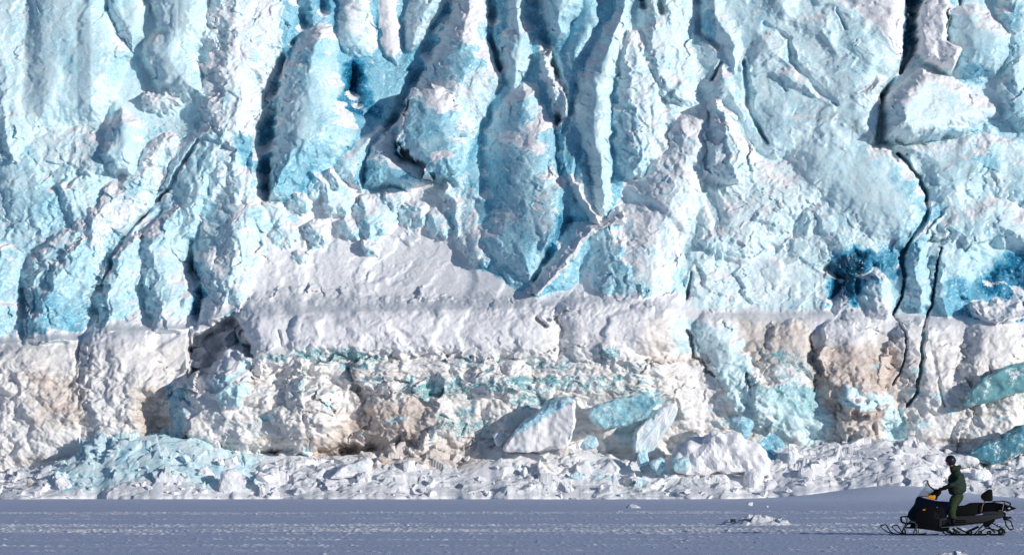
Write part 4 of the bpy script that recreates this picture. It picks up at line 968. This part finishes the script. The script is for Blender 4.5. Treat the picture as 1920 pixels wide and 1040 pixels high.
M_hel = simple('dark_helmet_shell', (.012, .012, .02), .25, 0, 0, 10)
M_gog, _nt, _b = new_mat('mirrored_purple_lens'); _b.inputs['Base Color'].default_value = (.25, .015, .13, 1); _b.inputs['Roughness'].default_value = .06; _b.inputs['Metallic'].default_value = .7
M_red = simple('red_lens', (.4, .02, .02), .2)
M_lmp = simple('lamp_glass', (.75, .72, .65), .15, .3)
M_gls, _nt, _b = new_mat('clear_windshield')
_b.inputs['Base Color'].default_value = (.75, .85, .88, 1); _b.inputs['Roughness'].default_value = .08; _b.inputs['Alpha'].default_value = .18

def prof(name, pts, y0, y1, mat, parent, bev=.02, taper=1.0, cx=None):
    """extrude a side profile across the machine, a little narrower at the top"""
    P = [U(*p) for p in pts]; zs_ = [p[1] for p in P]; zlo, zhi = min(zs_), max(zs_)
    bm = bmesh.new(); ym = (y0+y1)/2; hw = (y1-y0)/2; A = []; Bv = []
    for x, z in P:
        k = 1-(1-taper)*(z-zlo)/max(zhi-zlo, 1e-3)
        A.append(bm.verts.new((x, ym-hw*k, z))); Bv.append(bm.verts.new((x, ym+hw*k, z)))
    n = len(P)
    for i in range(n): bm.faces.new((A[i], A[(i+1) % n], Bv[(i+1) % n], Bv[i]))
    bm.faces.new(A[::-1]); bm.faces.new(Bv)
    bmesh.ops.recalc_face_normals(bm, faces=bm.faces[:])
    if bev: bmesh.ops.bevel(bm, geom=bm.edges[:], offset=bev, segments=2, affect='EDGES', profile=.6, clamp_overlap=True)
    me = bpy.data.meshes.new(name); bm.to_mesh(me); bm.free()
    me.polygons.foreach_set('use_smooth', [True]*len(me.polygons)); me.set_sharp_from_angle(angle=R(40))
    return mesh_obj(name, me, mat, parent)
def tube_bm(bm, pts, r, seg=8, flat=1.0):
    pts = [Vector(p) for p in pts]; rings = []
    for i, p in enumerate(pts):
        d = (pts[min(i+1, len(pts)-1)]-pts[max(i-1, 0)]).normalized()
        up = Vector((0, 1, 0)) if abs(d.y) < .9 else Vector((0, 0, 1))
        a = d.cross(up).normalized(); b = d.cross(a).normalized()
        rr_ = r[i] if isinstance(r, (list, tuple)) else r
        rings.append([bm.verts.new(p+a*math.cos(t)*rr_+b*math.sin(t)*rr_*flat) for t in [2*math.pi*k/seg for k in range(seg)]])
    for A, Bv in zip(rings[:-1], rings[1:]):
        for k in range(seg): bm.faces.new((A[k], A[(k+1) % seg], Bv[(k+1) % seg], Bv[k]))
    bm.faces.new(rings[0][::-1]); bm.faces.new(rings[-1])
def fin(name, bm, mat, parent, smooth=True):
    bmesh.ops.recalc_face_normals(bm, faces=bm.faces[:])
    me = bpy.data.meshes.new(name); bm.to_mesh(me); bm.free()
    if smooth: me.polygons.foreach_set('use_smooth', [True]*len(me.polygons)); me.set_sharp_from_angle(angle=R(50))
    return mesh_obj(name, me, mat, parent)
def tubes(name, paths, r, mat, parent, seg=8):
    bm = bmesh.new()
    for p in paths: tube_bm(bm, p, r, seg)
    return fin(name, bm, mat, parent)
def u3(cx, cy, y): x, z = U(cx, cy); return (x, y, z)
def wheel(name, cx, cy, y, r, wd, parent):
    bm = bmesh.new(); x, z = U(cx, cy); seg = 18; rings = []
    for yy, rr_ in ((y-wd/2, r*.35), (y-wd/2-.004, r*.75), (y-wd/2, r*.95), (y-wd*.3, r), (y+wd*.3, r), (y+wd/2, r*.95), (y+wd/2+.004, r*.75), (y+wd/2, r*.35)):
        rings.append([bm.verts.new((x+rr_*math.cos(t), yy, z+rr_*math.sin(t))) for t in [2*math.pi*k/seg for k in range(seg)]])
    for A, Bv in zip(rings[:-1], rings[1:]):
        for k in range(seg): bm.faces.new((A[k], A[(k+1) % seg], Bv[(k+1) % seg], Bv[k]))
    bm.faces.new(rings[0]); bm.faces.new(rings[-1])
    w_ = fin(name, bm, M_rub, parent)
    tubes('hub', [[(x, y-wd/2-.012, z), (x, y+wd/2+.012, z)]], r*.34, M_brt, w_, 10)
    return w_

YAW = R(8)
ORX, ORZ = (1620+900/5.777-960)*YS/F, 0.0
GZ = ground_z(np.array([[ORX]]), np.array([[YS]]))[0, 0]
sm = empty('snowmobile', (ORX, YS, float(GZ)+.012), -YAW)
tag(sm, 'black utility snowmobile with orange yellow console, long skis and a passenger backrest', 'snowmobile')

# hood with its panels
hood = prof('hood', [(472, 738), (488, 690), (520, 645), (552, 606), (562, 560), (572, 534), (606, 527), (650, 540), (700, 552), (780, 570), (838, 578), (905, 582), (945, 592), (950, 640), (905, 720), (865, 800), (850, 870), (815, 895), (700, 880), (590, 868), (560, 800), (500, 775)], -.36, .36, M_hood, sm, .035, .62)
prof('side_panel', [(560, 700), (640, 640), (760, 620), (860, 640), (880, 720), (845, 850), (700, 868), (600, 850), (565, 790)], -.385, -.33, M_blk, hood, .012)
prof('side_panel', [(560, 700), (640, 640), (760, 620), (860, 640), (880, 720), (845, 850), (700, 868), (600, 850), (565, 790)], .33, .385, M_blk, hood, .012)
prof('badge', [(640, 672), (655, 660), (678, 662), (665, 675)], -.395, -.383, M_ylw, hood, .002)
prof('reflector', [(790, 642), (798, 632), (808, 636), (802, 650)], -.40, -.34, M_brt, hood, .003)
bm = bmesh.new()
for k in range(4): tube_bm(bm, [u3(765+k*14, 690+k*6, -.387), u3(775+k*14, 760+k*4, -.387)], .006, 6)
fin('vent', bm, M_gry, hood)
prof('headlight', [(478, 720), (500, 672), (530, 650), (540, 690), (500, 735)], -.20, .20, M_lmp, sm, .02, .8)
# orange console
prof('console', [(658, 502), (672, 496), (700, 508), (745, 514), (770, 506), (780, 526), (768, 556), (715, 548), (668, 530)], -.15, .15, M_ylw, sm, .014, .9)
prof('dashboard', [(680, 500), (760, 470), (790, 505), (770, 530)], -.12, .12, M_blk, sm, .012)
# windshield: a bent clear sheet with a dark rim
bm = bmesh.new(); rows = []; nu, nv = 20, 12; rimpts = []
for j in range(nv+1):
    v = j/nv; row = []
    for i in range(nu+1):
        u = -1+2*i/nu; s2 = abs(u)
        bx, bz = U(576+95*u*u+30*s2**4, 530-12*u*u)
        # top edge dips to the sides
        tcx = np.interp(s2, [0, .35, .6, .75, 1], [640, 664, 688, 700, 768]); tcy = np.interp(s2, [0, .35, .6, .75, 1], [372, 350, 352, 405, 458])
        tx, tz = U(float(tcx), float(tcy))
        y = .33*u*(1-.22*v)
        row.append(bm.verts.new((bx+(tx-bx)*v+.02*math.sin(v*math.pi), y, bz+(tz-bz)*v)))
    rows.append(row)
for a, b in zip(rows[:-1], rows[1:]):
    for i in range(nu): bm.faces.new((a[i], a[i+1], b[i+1], b[i]))
rim = [tuple(v.co) for v in rows[-1]]; side_a = [tuple(r_[0].co) for r_ in rows]; side_b = [tuple(r_[-1].co) for r_ in rows]; baseedge = [tuple(v.co) for v in rows[0]]
ws = fin('windshield', bm, M_gls, sm); sd_ = ws.modifiers.new('thickness', 'SOLIDIFY'); sd_.thickness = .004
tubes('rim', [rim, side_a, side_b, baseedge], .009, M_blk, ws, 6)
# steering
st = tubes('steering_post', [[u3(775, 560, 0), u3(800, 500, 0), u3(812, 468, 0)]], .03, M_blk, sm)
hb = tubes('handlebar', [[u3(840, 448, -.40), u3(826, 452, -.27), u3(806, 470, -.14), u3(806, 474, .14), u3(826, 452, .27), u3(840, 448, .40)]], .014, M_blk, sm)
tubes('grip', [[u3(844, 447, -.42), u3(828, 452, -.29)]], .022, M_rub, hb); tubes('grip', [[u3(844, 447, .42), u3(828, 452, .29)]], .022, M_rub, hb)
tubes('brake_lever', [[u3(800, 462, -.2), u3(786, 452, -.28), u3(796, 448, -.38)]], .008, M_blk, hb)
prof('control_block', [(765, 450), (785, 442), (800, 470), (835, 460), (838, 486), (812, 520), (788, 530), (770, 500)], -.09, .09, M_blk, hb, .01)
prof('control_block', [(772, 455), (786, 444), (808, 450), (812, 478), (786, 486)], -.24, -.14, M_blk, hb, .008)
# seat, rear deck, backrest, rack
seat = prof('seat', [(925, 590), (1000, 624), (1075, 622), (1108, 612), (1140, 593), (1200, 590), (1285, 590), (1300, 620), (1298, 700), (1150, 740), (930, 745), (905, 700)], -.20, .20, M_seat, sm, .035, .85)
prof('fuel_tank_cover', [(820, 574), (900, 578), (950, 590), (960, 625), (900, 650), (830, 620)], -.22, .22, M_hood, sm, .03, .8)
prof('rear_box', [(1296, 592), (1400, 586), (1500, 604), (1545, 612), (1560, 660), (1500, 690), (1296, 712)], -.22, .22, M_blk, sm, .02, .95)
br = prof('backrest', [(1262, 520), (1275, 495), (1335, 452), (1360, 443), (1386, 452), (1392, 560), (1378, 578), (1300, 574), (1268, 548)], -.19, .19, M_seat, sm, .04, .75)
for s_ in (-1, 1): tubes('bracket', [[u3(1272, 690, s_*.23), u3(1284, 620, s_*.23), u3(1306, 575, s_*.16)]], .013, M_frm, br)
rk = []
for y in (-.30, -.15, 0, .15, .30): rk.append([u3(1390, 578, y), u3(1440, 580, y), u3(1490, 573, y), u3(1540, 582, y), u3(1582, 598, y)])
for cx, cy in ((1400, 578), (1490, 573), (1582, 598)): rk.append([u3(cx, cy, -.30), u3(cx, cy, .30)])
rk += [[u3(1520, 590, s_*.27), u3(1505, 640, s_*.27), u3(1497, 690, s_*.27)] for s_ in (-1, 1)]; rk += [[u3(1582, 600, s_*.30), u3(1575, 632, s_*.25)] for s_ in (-1, 1)]
tubes('rear_rack', rk, .011, M_blk, sm)
tubes('grab_rail', [[u3(1515, 600, -.31), u3(1506, 640, -.31), u3(1496, 680, -.31)], [u3(1460, 674, -.31), u3(1490, 674, -.31)]], .010, M_brt, sm)
tail = prof('tail_fairing', [(1535, 616), (1575, 622), (1615, 640), (1650, 653), (1610, 668), (1575, 676), (1540, 690), (1525, 660)], -.17, .17, M_blk, sm, .012, .9)
prof('tail_light', [(1555, 645), (1580, 643), (1585, 656), (1560, 660)], -.178, .178, M_lmp, tail, .004)
# tunnel with its side plates and running boards
tun = prof('tunnel', [(850, 748), (1000, 742), (1290, 722), (1500, 700), (1520, 730), (1480, 760), (1400, 770), (1290, 805), (1000, 838), (850, 858)], -.235, .235, M_gry, sm, .008)
prof('side_plate', [(846, 752), (900, 745), (1290, 728), (1420, 716), (1470, 740), (1400, 762), (1290, 800), (1050, 826), (850, 850)], -.262, -.237, M_alu, tun, .004)
prof('side_plate', [(1285, 690), (1500, 676), (1502, 706), (1290, 722)], -.258, -.236, M_alu, tun, .003)
dc = prof('decal', [(985, 775), (1105, 774), (1105, 808), (985, 810)], -.270, -.262, M_blk, tun, .001)
bm = bmesh.new()
for k in range(6): tube_bm(bm, [u3(1003+k*16, 787, -.2715), u3(1009+k*16, 800, -.2715)], .0035, 4)
fin('lettering', bm, M_gry, dc)
for s_ in (-1, 1):
    b_ = prof('running_board', [(850, 838), (1290, 798), (1292, 812), (850, 862)], *sorted((s_*.24, s_*.42)), M_blk, sm, .004)
    tubes('edge_rail', [[u3(846, 858, s_*.425), u3(1060, 836, s_*.425), u3(1280, 812, s_*.425)]], .010, M_brt if s_ < 0 else M_blk, b_)
    prof('toe_hold', [(820, 760), (905, 752), (905, 775), (850, 790), (850, 850), (822, 855)], *sorted((s_*.25, s_*.40)), M_gry, sm, .01)
# track
TP = [(838, 868), (850, 905), (880, 932), (935, 942), (1100, 943), (1300, 943), (1480, 943), (1512, 934), (1526, 912), (1516, 884), (1490, 862), (1440, 838), (1390, 812), (1300, 800), (1100, 800), (900, 800), (850, 825)]
TP = [U(*p) for p in TP]
dense = []
for i in range(len(TP)):
    p0, p1, p2, p3 = [Vector(TP[(i+k-1) % len(TP)]) for k in range(4)]
    for t in [k/8 for k in range(8)]:
        dense.append(.5*((2*p1)+(-p0+p2)*t+(2*p0-5*p1+4*p2-p3)*t*t+(-p0+3*p1-3*p2+p3)*t**3))
bm = bmesh.new(); n = len(dense); ring = []
for i, p in enumerate(dense):
    tg = (dense[(i+1) % n]-dense[i-1]).normalized(); nn = Vector((-tg.y, tg.x))
    a, b = p, p+nn*.018
    ring.append([bm.verts.new((a.x, -.20, a.y)), bm.verts.new((a.x, .20, a.y)), bm.verts.new((b.x, .20, b.y)), bm.verts.new((b.x, -.20, b.y))])
for i in range(n):
    A, Bv = ring[i], ring[(i+1) % n]
    for k in range(4): bm.faces.new((A[k], A[(k+1) % 4], Bv[(k+1) % 4], Bv[k]))
# tread
per = 0; last = dense[0]; acc = 0; cen = Vector((sum(p.x for p in dense)/n, sum(p.y for p in dense)/n))
for i, p in enumerate(dense):
    acc += (p-last).length; last = p
    if acc < .062: continue
    acc = 0; tg = (dense[(i+1) % n]-dense[i-1]).normalized(); nn = Vector((-tg.y, tg.x))
    if (p-cen).dot(nn) < 0: nn = -nn
    hh = .012 if p.y < .03 else .035
    for y0, y1 in ((-.19, -.07), (-.055, .055), (.07, .19)):
        q = [p-tg*.007, p+tg*.007, p+tg*.004+nn*hh, p-tg*.004+nn*hh]
        vs = [[bm.verts.new((c.x, yy, c.y)) for c in q] for yy in (y0, y1)]
        for k in range(4): bm.faces.new((vs[0][k], vs[0][(k+1) % 4], vs[1][(k+1) % 4], vs[1][k]))
        bm.faces.new(vs[0]); bm.faces.new(vs[1])
trk = fin('track', bm, M_rub, sm, False)
# suspension: rails, arms, shocks, idlers
for s_ in (-1, 1):
    prof('slide_rail', [(890, 886), (930, 915), (980, 926), (1480, 926), (1490, 936), (960, 938), (900, 915), (878, 890)], *sorted((s_*.13, s_*.155)), M_blk, sm, .003)
    for cx, cy, r_ in ((1480, 900, .075), (1352, 914, .05), (1150, 912, .046), (985, 912, .046), (1255, 914, .045)): wheel('idler_wheel', cx, cy, s_*.19, r_, .03, sm)
for y in (-.17, .17):
    for q_ in (((1000, 860), (1130, 925)), ((1200, 925), (1290, 830)), ((1310, 820), (1420, 915)), ((1240, 922), (1320, 865), (1470, 895)), ((880, 860), (960, 925))):
        tubes('suspension_arm', [[u3(*p, y) for p in q_]], .013, M_blk, sm)
tubes('shock_absorber', [[u3(1100, 915, 0), u3(1240, 850, 0)]], .028, M_alu, sm, 12); tubes('shock_absorber', [[u3(960, 870, -.12), u3(1040, 920, -.12)]], .028, M_alu, sm, 12)
prof('rear_guard', [(1290, 790), (1360, 765), (1420, 770), (1405, 800), (1345, 850), (1310, 860), (1288, 830)], -.22, .22, M_blk, sm, .012)
# tail hitch, flap
tubes('hitch', [[u3(1500, 740, 0), u3(1560, 756, 0), u3(1590, 750, 0)]], .022, M_blk, sm); tubes('hook', [[u3(1585, 752, -.05), u3(1604, 742, -.05), u3(1606, 760, -.05), u3(1590, 768, -.05)]], .011, M_brt, sm)
prof('rear_bumper', [(1500, 690), (1530, 700), (1530, 760), (1560, 770), (1555, 785), (1505, 775), (1490, 720)], -.20, .20, M_blk, sm, .01)
fl = tubes('snow_flap', [[u3(*p, y) for p in ((1520, 770), (1535, 830), (1560, 872), (1592, 882), (1612, 876), (1604, 840), (1585, 795), (1560, 775))] for y in (-.17, .17)]+[[u3(1560, 874, -.17), u3(1560, 874, .17)], [u3(1612, 876, -.17), u3(1612, 876, .17)]], .012, M_rub, sm)
# front end: bumper loop, arms, shocks, skis
tubes('front_bumper', [[u3(*p, y) for p in ((560, 762), (500, 742), (430, 742), (408, 745), (400, 770), (410, 800), (450, 818), (520, 812), (570, 830))] for y in (-.24, .24)]+[[u3(405, 755, -.24), u3(398, 755, 0), u3(405, 755, .24)], [u3(430, 814, -.24), u3(425, 814, .24)], [u3(475, 745, -.24), u3(470, 812, -.24)]], .014, M_blk, sm)
prof('bumper_pad', [(424, 756), (478, 752), (480, 768), (428, 780)], -.255, -.235, M_lmp, sm, .003)
for s_ in (-1, 1):
    dx = -58 if s_ > 0 else 88
    def sk(cx, cy, y): return u3(cx+dx, cy, y)
    y = s_*.46; bm = bmesh.new()
    line = [(228, 858), (250, 880), (285, 908), (335, 928), (400, 938), (520, 940), (640, 940), (700, 935), (730, 930)]
    rings = []
    for k, (cx, cy) in enumerate(line):
        x, z = U(cx+dx, cy); hw = .045+.03*min(k, 4)/4
        rings.append([bm.verts.new((x, y-hw, z+.012)), bm.verts.new((x, y-hw*.4, z-.004)), bm.verts.new((x, y+hw*.4, z-.004)), bm.verts.new((x, y+hw, z+.012)), bm.verts.new((x, y+hw*.6, z+.022)), bm.verts.new((x, y-hw*.6, z+.022))])
    for A, Bv in zip(rings[:-1], rings[1:]):
        for k in range(6): bm.faces.new((A[k], A[(k+1) % 6], Bv[(k+1) % 6], Bv[k]))
    bm.faces.new(rings[0]); bm.faces.new(rings[-1])
    ski = fin('ski', bm, M_blk, sm)
    tubes('ski_loop', [[sk(232, 862, y), sk(228, 846, y), sk(246, 836, y), sk(284, 834, y), sk(296, 846, y), sk(330, 902, y), sk(372, 932, y)]], .014, M_blk, ski)
    tubes('ski_leg', [[sk(455, 930, y), sk(475, 880, y*.97), sk(500, 830, y*.93)], [sk(500, 930, y), sk(490, 880, y*.97)]], .018, M_alu, ski)
    tubes('front_arm', [[sk(485, 868, y*.96), u3(600, 850, s_*.2)], [sk(495, 835, y*.93), u3(610, 800, s_*.2)], [sk(485, 868, y*.96), u3(570, 870, s_*.2)]], .014, M_blk, sm)
    tubes('front_shock', [[sk(490, 860, y*.9), u3(560, 730, s_*.22)]], .024, M_brt, sm, 12)
for cx, cy in ((515, 760), (545, 748), (540, 800), (525, 795)):
    tubes('bolt', [[u3(cx, cy, -.30), u3(cx+4, cy, -.24)]], .018, M_brt, sm)
tubes('belly_brace', [[u3(570, 870, -.3), u3(580, 905, -.34)], [u3(600, 875, -.3), u3(595, 920, -.3)]], .008, M_blk, sm)
prof('belly_pan', [(520, 800), (600, 840), (840, 860), (930, 860), (900, 900), (830, 905), (700, 885), (560, 868), (505, 850)], -.30, .30, M_blk, sm, .02)

# ------- rider
def skin_mesh(name, verts, edges, mat, parent, sub=2, root=0):
    """grow one continuous surface over a skeleton of (x, y, z, radius[, radius2])"""
    me = bpy.data.meshes.new(name); me.from_pydata([v[:3] for v in verts], edges, [])
    o = bpy.data.objects.new(name, me); COL.objects.link(o)
    md = o.modifiers.new('skin', 'SKIN'); md.use_smooth_shade = True; md.branch_smoothing = .3
    if not me.skin_vertices: return o
    for i, v in enumerate(verts):
        me.skin_vertices[0].data[i].radius = (v[3], v[4] if len(v) > 4 else v[3]); me.skin_vertices[0].data[i].use_root = (i == root)
    ss = o.modifiers.new('sub', 'SUBSURF'); ss.levels = sub; ss.render_levels = sub
    dg = bpy.context.evaluated_depsgraph_get(); dg.update()
    m2 = bpy.data.meshes.new_from_object(o.evaluated_get(dg)); bpy.data.objects.remove(o); m2.name = name
    m2.polygons.foreach_set('use_smooth', [True]*len(m2.polygons)); m2.materials.clear()
    return mesh_obj(name, m2, mat, parent)
def wrinkle(o, amp=.006, sc=14.0):
    me = o.data; me.update(); nn = [v.normal.copy() for v in me.vertices]
    for v, n_ in zip(me.vertices, nn):
        v.co += n_*(mnoise.noise(Vector((v.co.x*sc*.5, v.co.y*sc*.5, v.co.z*sc)))*amp)
def V(cx, cy, y, r, r2=None): x, z = U(cx, cy); return (x, y, z, r) if r2 is None else (x, y, z, r, r2)
rd = empty('person', (ORX, YS, float(GZ)+.012), -YAW)
tag(rd, 'person in green jacket, olive trousers, dark helmet and purple goggles, standing while riding the snowmobile', 'person')
# body: head, neck, torso, limbs in one surface, inside the clothes
bv = [V(1000, 490, 0, .09, .10), V(1005, 400, 0, .09, .11), V(1000, 310, 0, .075, .08), V(975, 250, 0, .05, .05), V(952, 205, -.01, .05, .05), V(938, 165, -.02, .085, .075), V(936, 130, -.02, .088, .078),
      V(1008, 285, -.15, .035), V(1030, 362, -.24, .03), V(945, 405, -.31, .022), V(885, 436, -.36, .02),
      V(990, 285, .15, .035), V(1000, 365, .25, .03), V(925, 410, .32, .022), V(872, 436, .36, .02),
      V(1000, 530, -.11, .06), V(955, 630, -.19, .05), V(965, 770, -.31, .03), V(967, 806, -.31, .022), V(925, 820, -.31, .018),
      V(1000, 530, .11, .06), V(955, 630, .19, .05), V(965, 770, .31, .03), V(967, 806, .31, .022), V(925, 820, .31, .018)]
be = [(0, 1), (1, 2), (2, 3), (3, 4), (4, 5), (5, 6), (2, 7), (7, 8), (8, 9), (9, 10), (2, 11), (11, 12), (12, 13), (13, 14), (0, 15), (15, 16), (16, 17), (17, 18), (18, 19), (0, 20), (20, 21), (21, 22), (22, 23), (23, 24)]
body = skin_mesh('body', bv, be, M_skin, rd)
# jacket
jv = [V(1005, 492, 0, 0.205, 0.230), V(1008, 440, 0, 0.199, 0.237), V(1006, 370, 0, 0.205, 0.255), V(1000, 300, 0, 0.186, 0.255), V(978, 252, 0, 0.106, 0.124),
      V(1012, 290, -.19, 0.109), V(1036, 368, -.27, 0.087), V(960, 398, -.32, 0.069), V(922, 412, -.345, 0.059),
      V(992, 290, .19, 0.109), V(1006, 368, .27, 0.087), V(935, 402, .32, 0.069), V(905, 416, .345, 0.059)]
je = [(0, 1), (1, 2), (2, 3), (3, 4), (3, 5), (5, 6), (6, 7), (7, 8), (3, 9), (9, 10), (10, 11), (11, 12)]
jk = skin_mesh('jacket', jv, je, M_jkt, rd, 3); wrinkle(jk, .026, 15); wrinkle(jk, .012, 34)
# the black lower panel and hood of the jacket
hem = skin_mesh('hem', [V(1000, 515, 0, .185, .20), V(1000, 470, 0, .20, .225), V(995, 425, 0, .185, .22)], [(0, 1), (1, 2)], M_jkd, jk, 2)
hd = skin_mesh('hood', [V(962, 232, 0, .075, .10), V(1000, 215, 0, .085, .12), V(1024, 205, 0, .060, .10), V(1014, 185, 0, .045, .085)], [(0, 1), (1, 2), (2, 3)], M_jkt, jk, 2)
col_ = skin_mesh('collar', [V(926, 214, 0, .050, .065), V(945, 212, 0, .088, .09), V(968, 228, 0, .10, .115), V(992, 248, 0, .10, .13)], [(0, 1), (1, 2), (2, 3)], M_jkd, jk, 2)
# trousers
tv = [V(1008, 480, 0, 0.185, 0.218), V(1002, 530, 0, 0.172, 0.218), V(996, 556, -.11, 0.139), V(950, 640, -.20, 0.108), V(962, 720, -.28, 0.103), V(966, 778, -.31, 0.095),
      V(996, 556, .11, 0.139), V(950, 640, .20, 0.108), V(962, 720, .28, 0.103), V(966, 778, .31, 0.095)]
tr = skin_mesh('trousers', tv, [(0, 1), (1, 2), (2, 3), (3, 4), (4, 5), (1, 6), (6, 7), (7, 8), (8, 9)], M_trs, rd, 3); wrinkle(tr, .024, 12); wrinkle(tr, .010, 30)
for s_ in (-1, 1):
    b_ = skin_mesh('boot', [V(970, 760, s_*.31, .060), V(972, 800, s_*.31, .062), V(968, 826, s_*.31, .048, .045), V(930, 828, s_*.31, .042, .045), V(898, 830, s_*.31, .034, .040)], [(0, 1), (1, 2), (2, 3), (3, 4)], M_blk, rd, 2)
# gloves: a palm and five separate fingers closed round each grip
for s_ in (-1, 1):
    gx0, gz0 = U(858, 440); yy = s_*.365
    g = skin_mesh('glove', [V(950, 402, s_*.325, .062), V(915, 416, s_*.345, .060), V(890, 428, s_*.355, .046, .052), V(868, 434, s_*.36, .034, .058), V(852, 432, s_*.36, .026, .056)], [(0, 1), (1, 2), (2, 3), (3, 4)], M_rub, rd, 2)
    bxc, bzc = U(836, 450)
    for k, (oy, ln) in enumerate(((-.045, .95), (-.016, 1.05), (.014, 1.0), (.042, .82))):
        y = yy+oy*s_*-1; rr_ = .042
        pts_ = []
        for a_ in (70, 120, 175, 235):
            aa = R(a_*(.9+.1*ln)); pts_.append((bxc+rr_*math.cos(aa)*1.05, y, bzc+rr_*math.sin(aa), .0175-.001*k))
        p0 = (gx0+.0, y, gz0+.012, .021)
        skin_mesh('finger', [p0]+pts_, [(i, i+1) for i in range(4)], M_rub, g, 1)
    skin_mesh('thumb', [(gx0+.03, yy-s_*.05, gz0, .022), (gx0-.015, yy-s_*.075, gz0-.02, .019), (bxc-.01, yy-s_*.078, bzc-.03, .017)], [(0, 1), (1, 2)], M_rub, g, 1)
# head gear, turned a little to the camera
hc = Vector((U(938, 143)[0], -.02, U(938, 143)[1])); HT = R(38)      # face direction: forward (-x) turned towards -y
fd = Vector((-math.cos(HT), -math.sin(HT), -.05)).normalized(); sd2 = Vector((-fd.y, fd.x, 0)).normalized(); upv = fd.cross(sd2)*-1
if upv.z < 0: upv = -upv
def head_shell(name, mat, parent, fn, nu=28, nv=20):
    bm = bmesh.new(); grid = []
    for j in range(nv+1):
        ph = -math.pi/2+math.pi*j/nv; row = []
        for i in range(nu):
            th = 2*math.pi*i/nu
            row.append(bm.verts.new(fn(th, ph)))
        grid.append(row)
    for a, b in zip(grid[:-1], grid[1:]):
        for i in range(nu): bm.faces.new((a[i], a[(i+1) % nu], b[(i+1) % nu], b[i]))
    bmesh.ops.remove_doubles(bm, verts=bm.verts[:], dist=1e-5)
    return fin(name, bm, mat, parent)
def hs(th, ph):
    f = math.cos(ph)*math.cos(th); s2 = math.cos(ph)*math.sin(th); u = math.sin(ph)
    k = 1.0
    # opening for the face
    if f > .45 and u < .42: k = .80 if abs(s2) < .72 else .93
    d = fd*(f*.132*k)+sd2*(s2*.122)+upv*(u*.138 if u > -.75 else u*.12)
    return hc+d+upv*.008
hel = head_shell('helmet', M_hel, rd, hs)
def gs(th, ph):
    f = math.cos(ph)*math.cos(th); s2 = math.cos(ph)*math.sin(th); u = math.sin(ph)
    return hc+fd*(.072+.062*f)+sd2*(s2*.088)+upv*(.018+u*.044)
gog = head_shell('goggles', M_gog, rd, gs, 20, 12)
tubes('strap', [[tuple(hc+fd*math.cos(a)*.128+sd2*math.sin(a)*.126+upv*.02) for a in [R(q) for q in range(40, 325, 15)]]], .014, M_jkd, gog, 6)
def fs_(th, ph):
    f = math.cos(ph)*math.cos(th); s2 = math.cos(ph)*math.sin(th); u = math.sin(ph)
    nose = .022*math.exp(-(s2/.16)**2-((u+.15)/.22)**2) if f > 0 else 0
    lip = .008*math.exp(-(s2/.3)**2-((u+.52)/.09)**2) if f > 0 else 0
    return hc+fd*(f*.108+nose+lip)+sd2*(s2*.080*(1-.25*max(0, -u)))+upv*(-.012+u*.118)
fc_ = head_shell('face', M_skin, rd, fs_, 28, 24)
skin_mesh('mouth', [tuple(hc+fd*.103+sd2*-.028+upv*-.072)+(.006,), tuple(hc+fd*.112+upv*-.074)+(.007,), tuple(hc+fd*.103+sd2*.028+upv*-.072)+(.006,)], [(0, 1), (1, 2)], simple('lips', (.25, .08, .07)), fc_, 1)

# ------------------------------------------------------------------ small things on the snow field
def drift(px0, px1, row, hgt, seed, label, cat='snow mound'):
    Y = yrow(row); x0, x1 = gx(px0, Y), gx(px1, Y); cx = (x0+x1)/2; hw = (x1-x0)/2; dw = hw*1.3
    gz = float(ground_z(np.array([[cx]]), np.array([[Y]]))[0, 0])
    def zf(X, Yy):
        r2 = ((X-cx)/hw)**2+((Yy-Y)/dw)**2
        k = np.clip(1-r2, 0, 1)
        f, c = facets(X/.35+seed, Yy/.6, 700+seed)
        return gz-.06+(hgt+.06)*k**.8*(1+.5*f+.3*fbm(X/.2, Yy/.2, 701, 3))
    def mc(X, Yy, Z): return np.stack([X*0+.05, X*0+.2, X*0, X*0+1], -1)
    o = xy_grid('snow_mound', cx-hw, cx+hw, 90, np.linspace(Y-dw, Y+dw, 60), zf, ICE, None, {'kind_of_ice': mc, 'kind_b': lambda X, Yy, Z: np.stack([X*0, X*0, X*0, X*0+1], -1)})
    tag(o, label, cat); return Y, gz
Ym, gzm = drift(1345, 1495, 984, .20, 1, 'low jagged heap of snow with dark lumps, left of the snowmobile')
drift(1170, 1206, 952, .10, 2, 'small white patch of raised snow out on the field')
drift(1735, 1830, 1046, .10, 3, 'smooth white snow mound at the bottom edge below the snowmobile')
for px, row, wpx, lb in ((1376, 975, 20, 'dark lump of ice at the left end of the jagged snow heap'), (1462, 971, 15, 'dark lump of ice at the right end of the jagged snow heap'), (1364, 981, 9, 'smallest dark lump lying just left of the jagged snow heap')):
    Y = Ym-.3; k = wpx*Y/F; me = chunk_mesh('ice_chunk', (k, k, k*.6), int(px), 12, .06, 2); set_ice(me, .6, .8, 0, .2, .8)
    o = mesh_obj('ice_chunk', me, ICE); o.location = (gx(px, Y), Y, CAMH+(HY-row-4)*Y/F-.02); tag(o, lb, 'ice chunk')
for px, row, wpx, lb in ((1406, 945, 14, 'white clod of snow lying on the field below the rubble'), (1438, 948, 8, 'tiny white clod of snow right of the larger clod')):
    Y = yrow(row+3); k = wpx*Y/F; me = chunk_mesh('snow_clod', (k, k, k*.7), int(px), 12, .06, 2); set_ice(me, .03, .1)
    o = mesh_obj('snow_clod', me, ICE); o.location = (gx(px, Y), Y, -.02); tag(o, lb, 'snow clod')
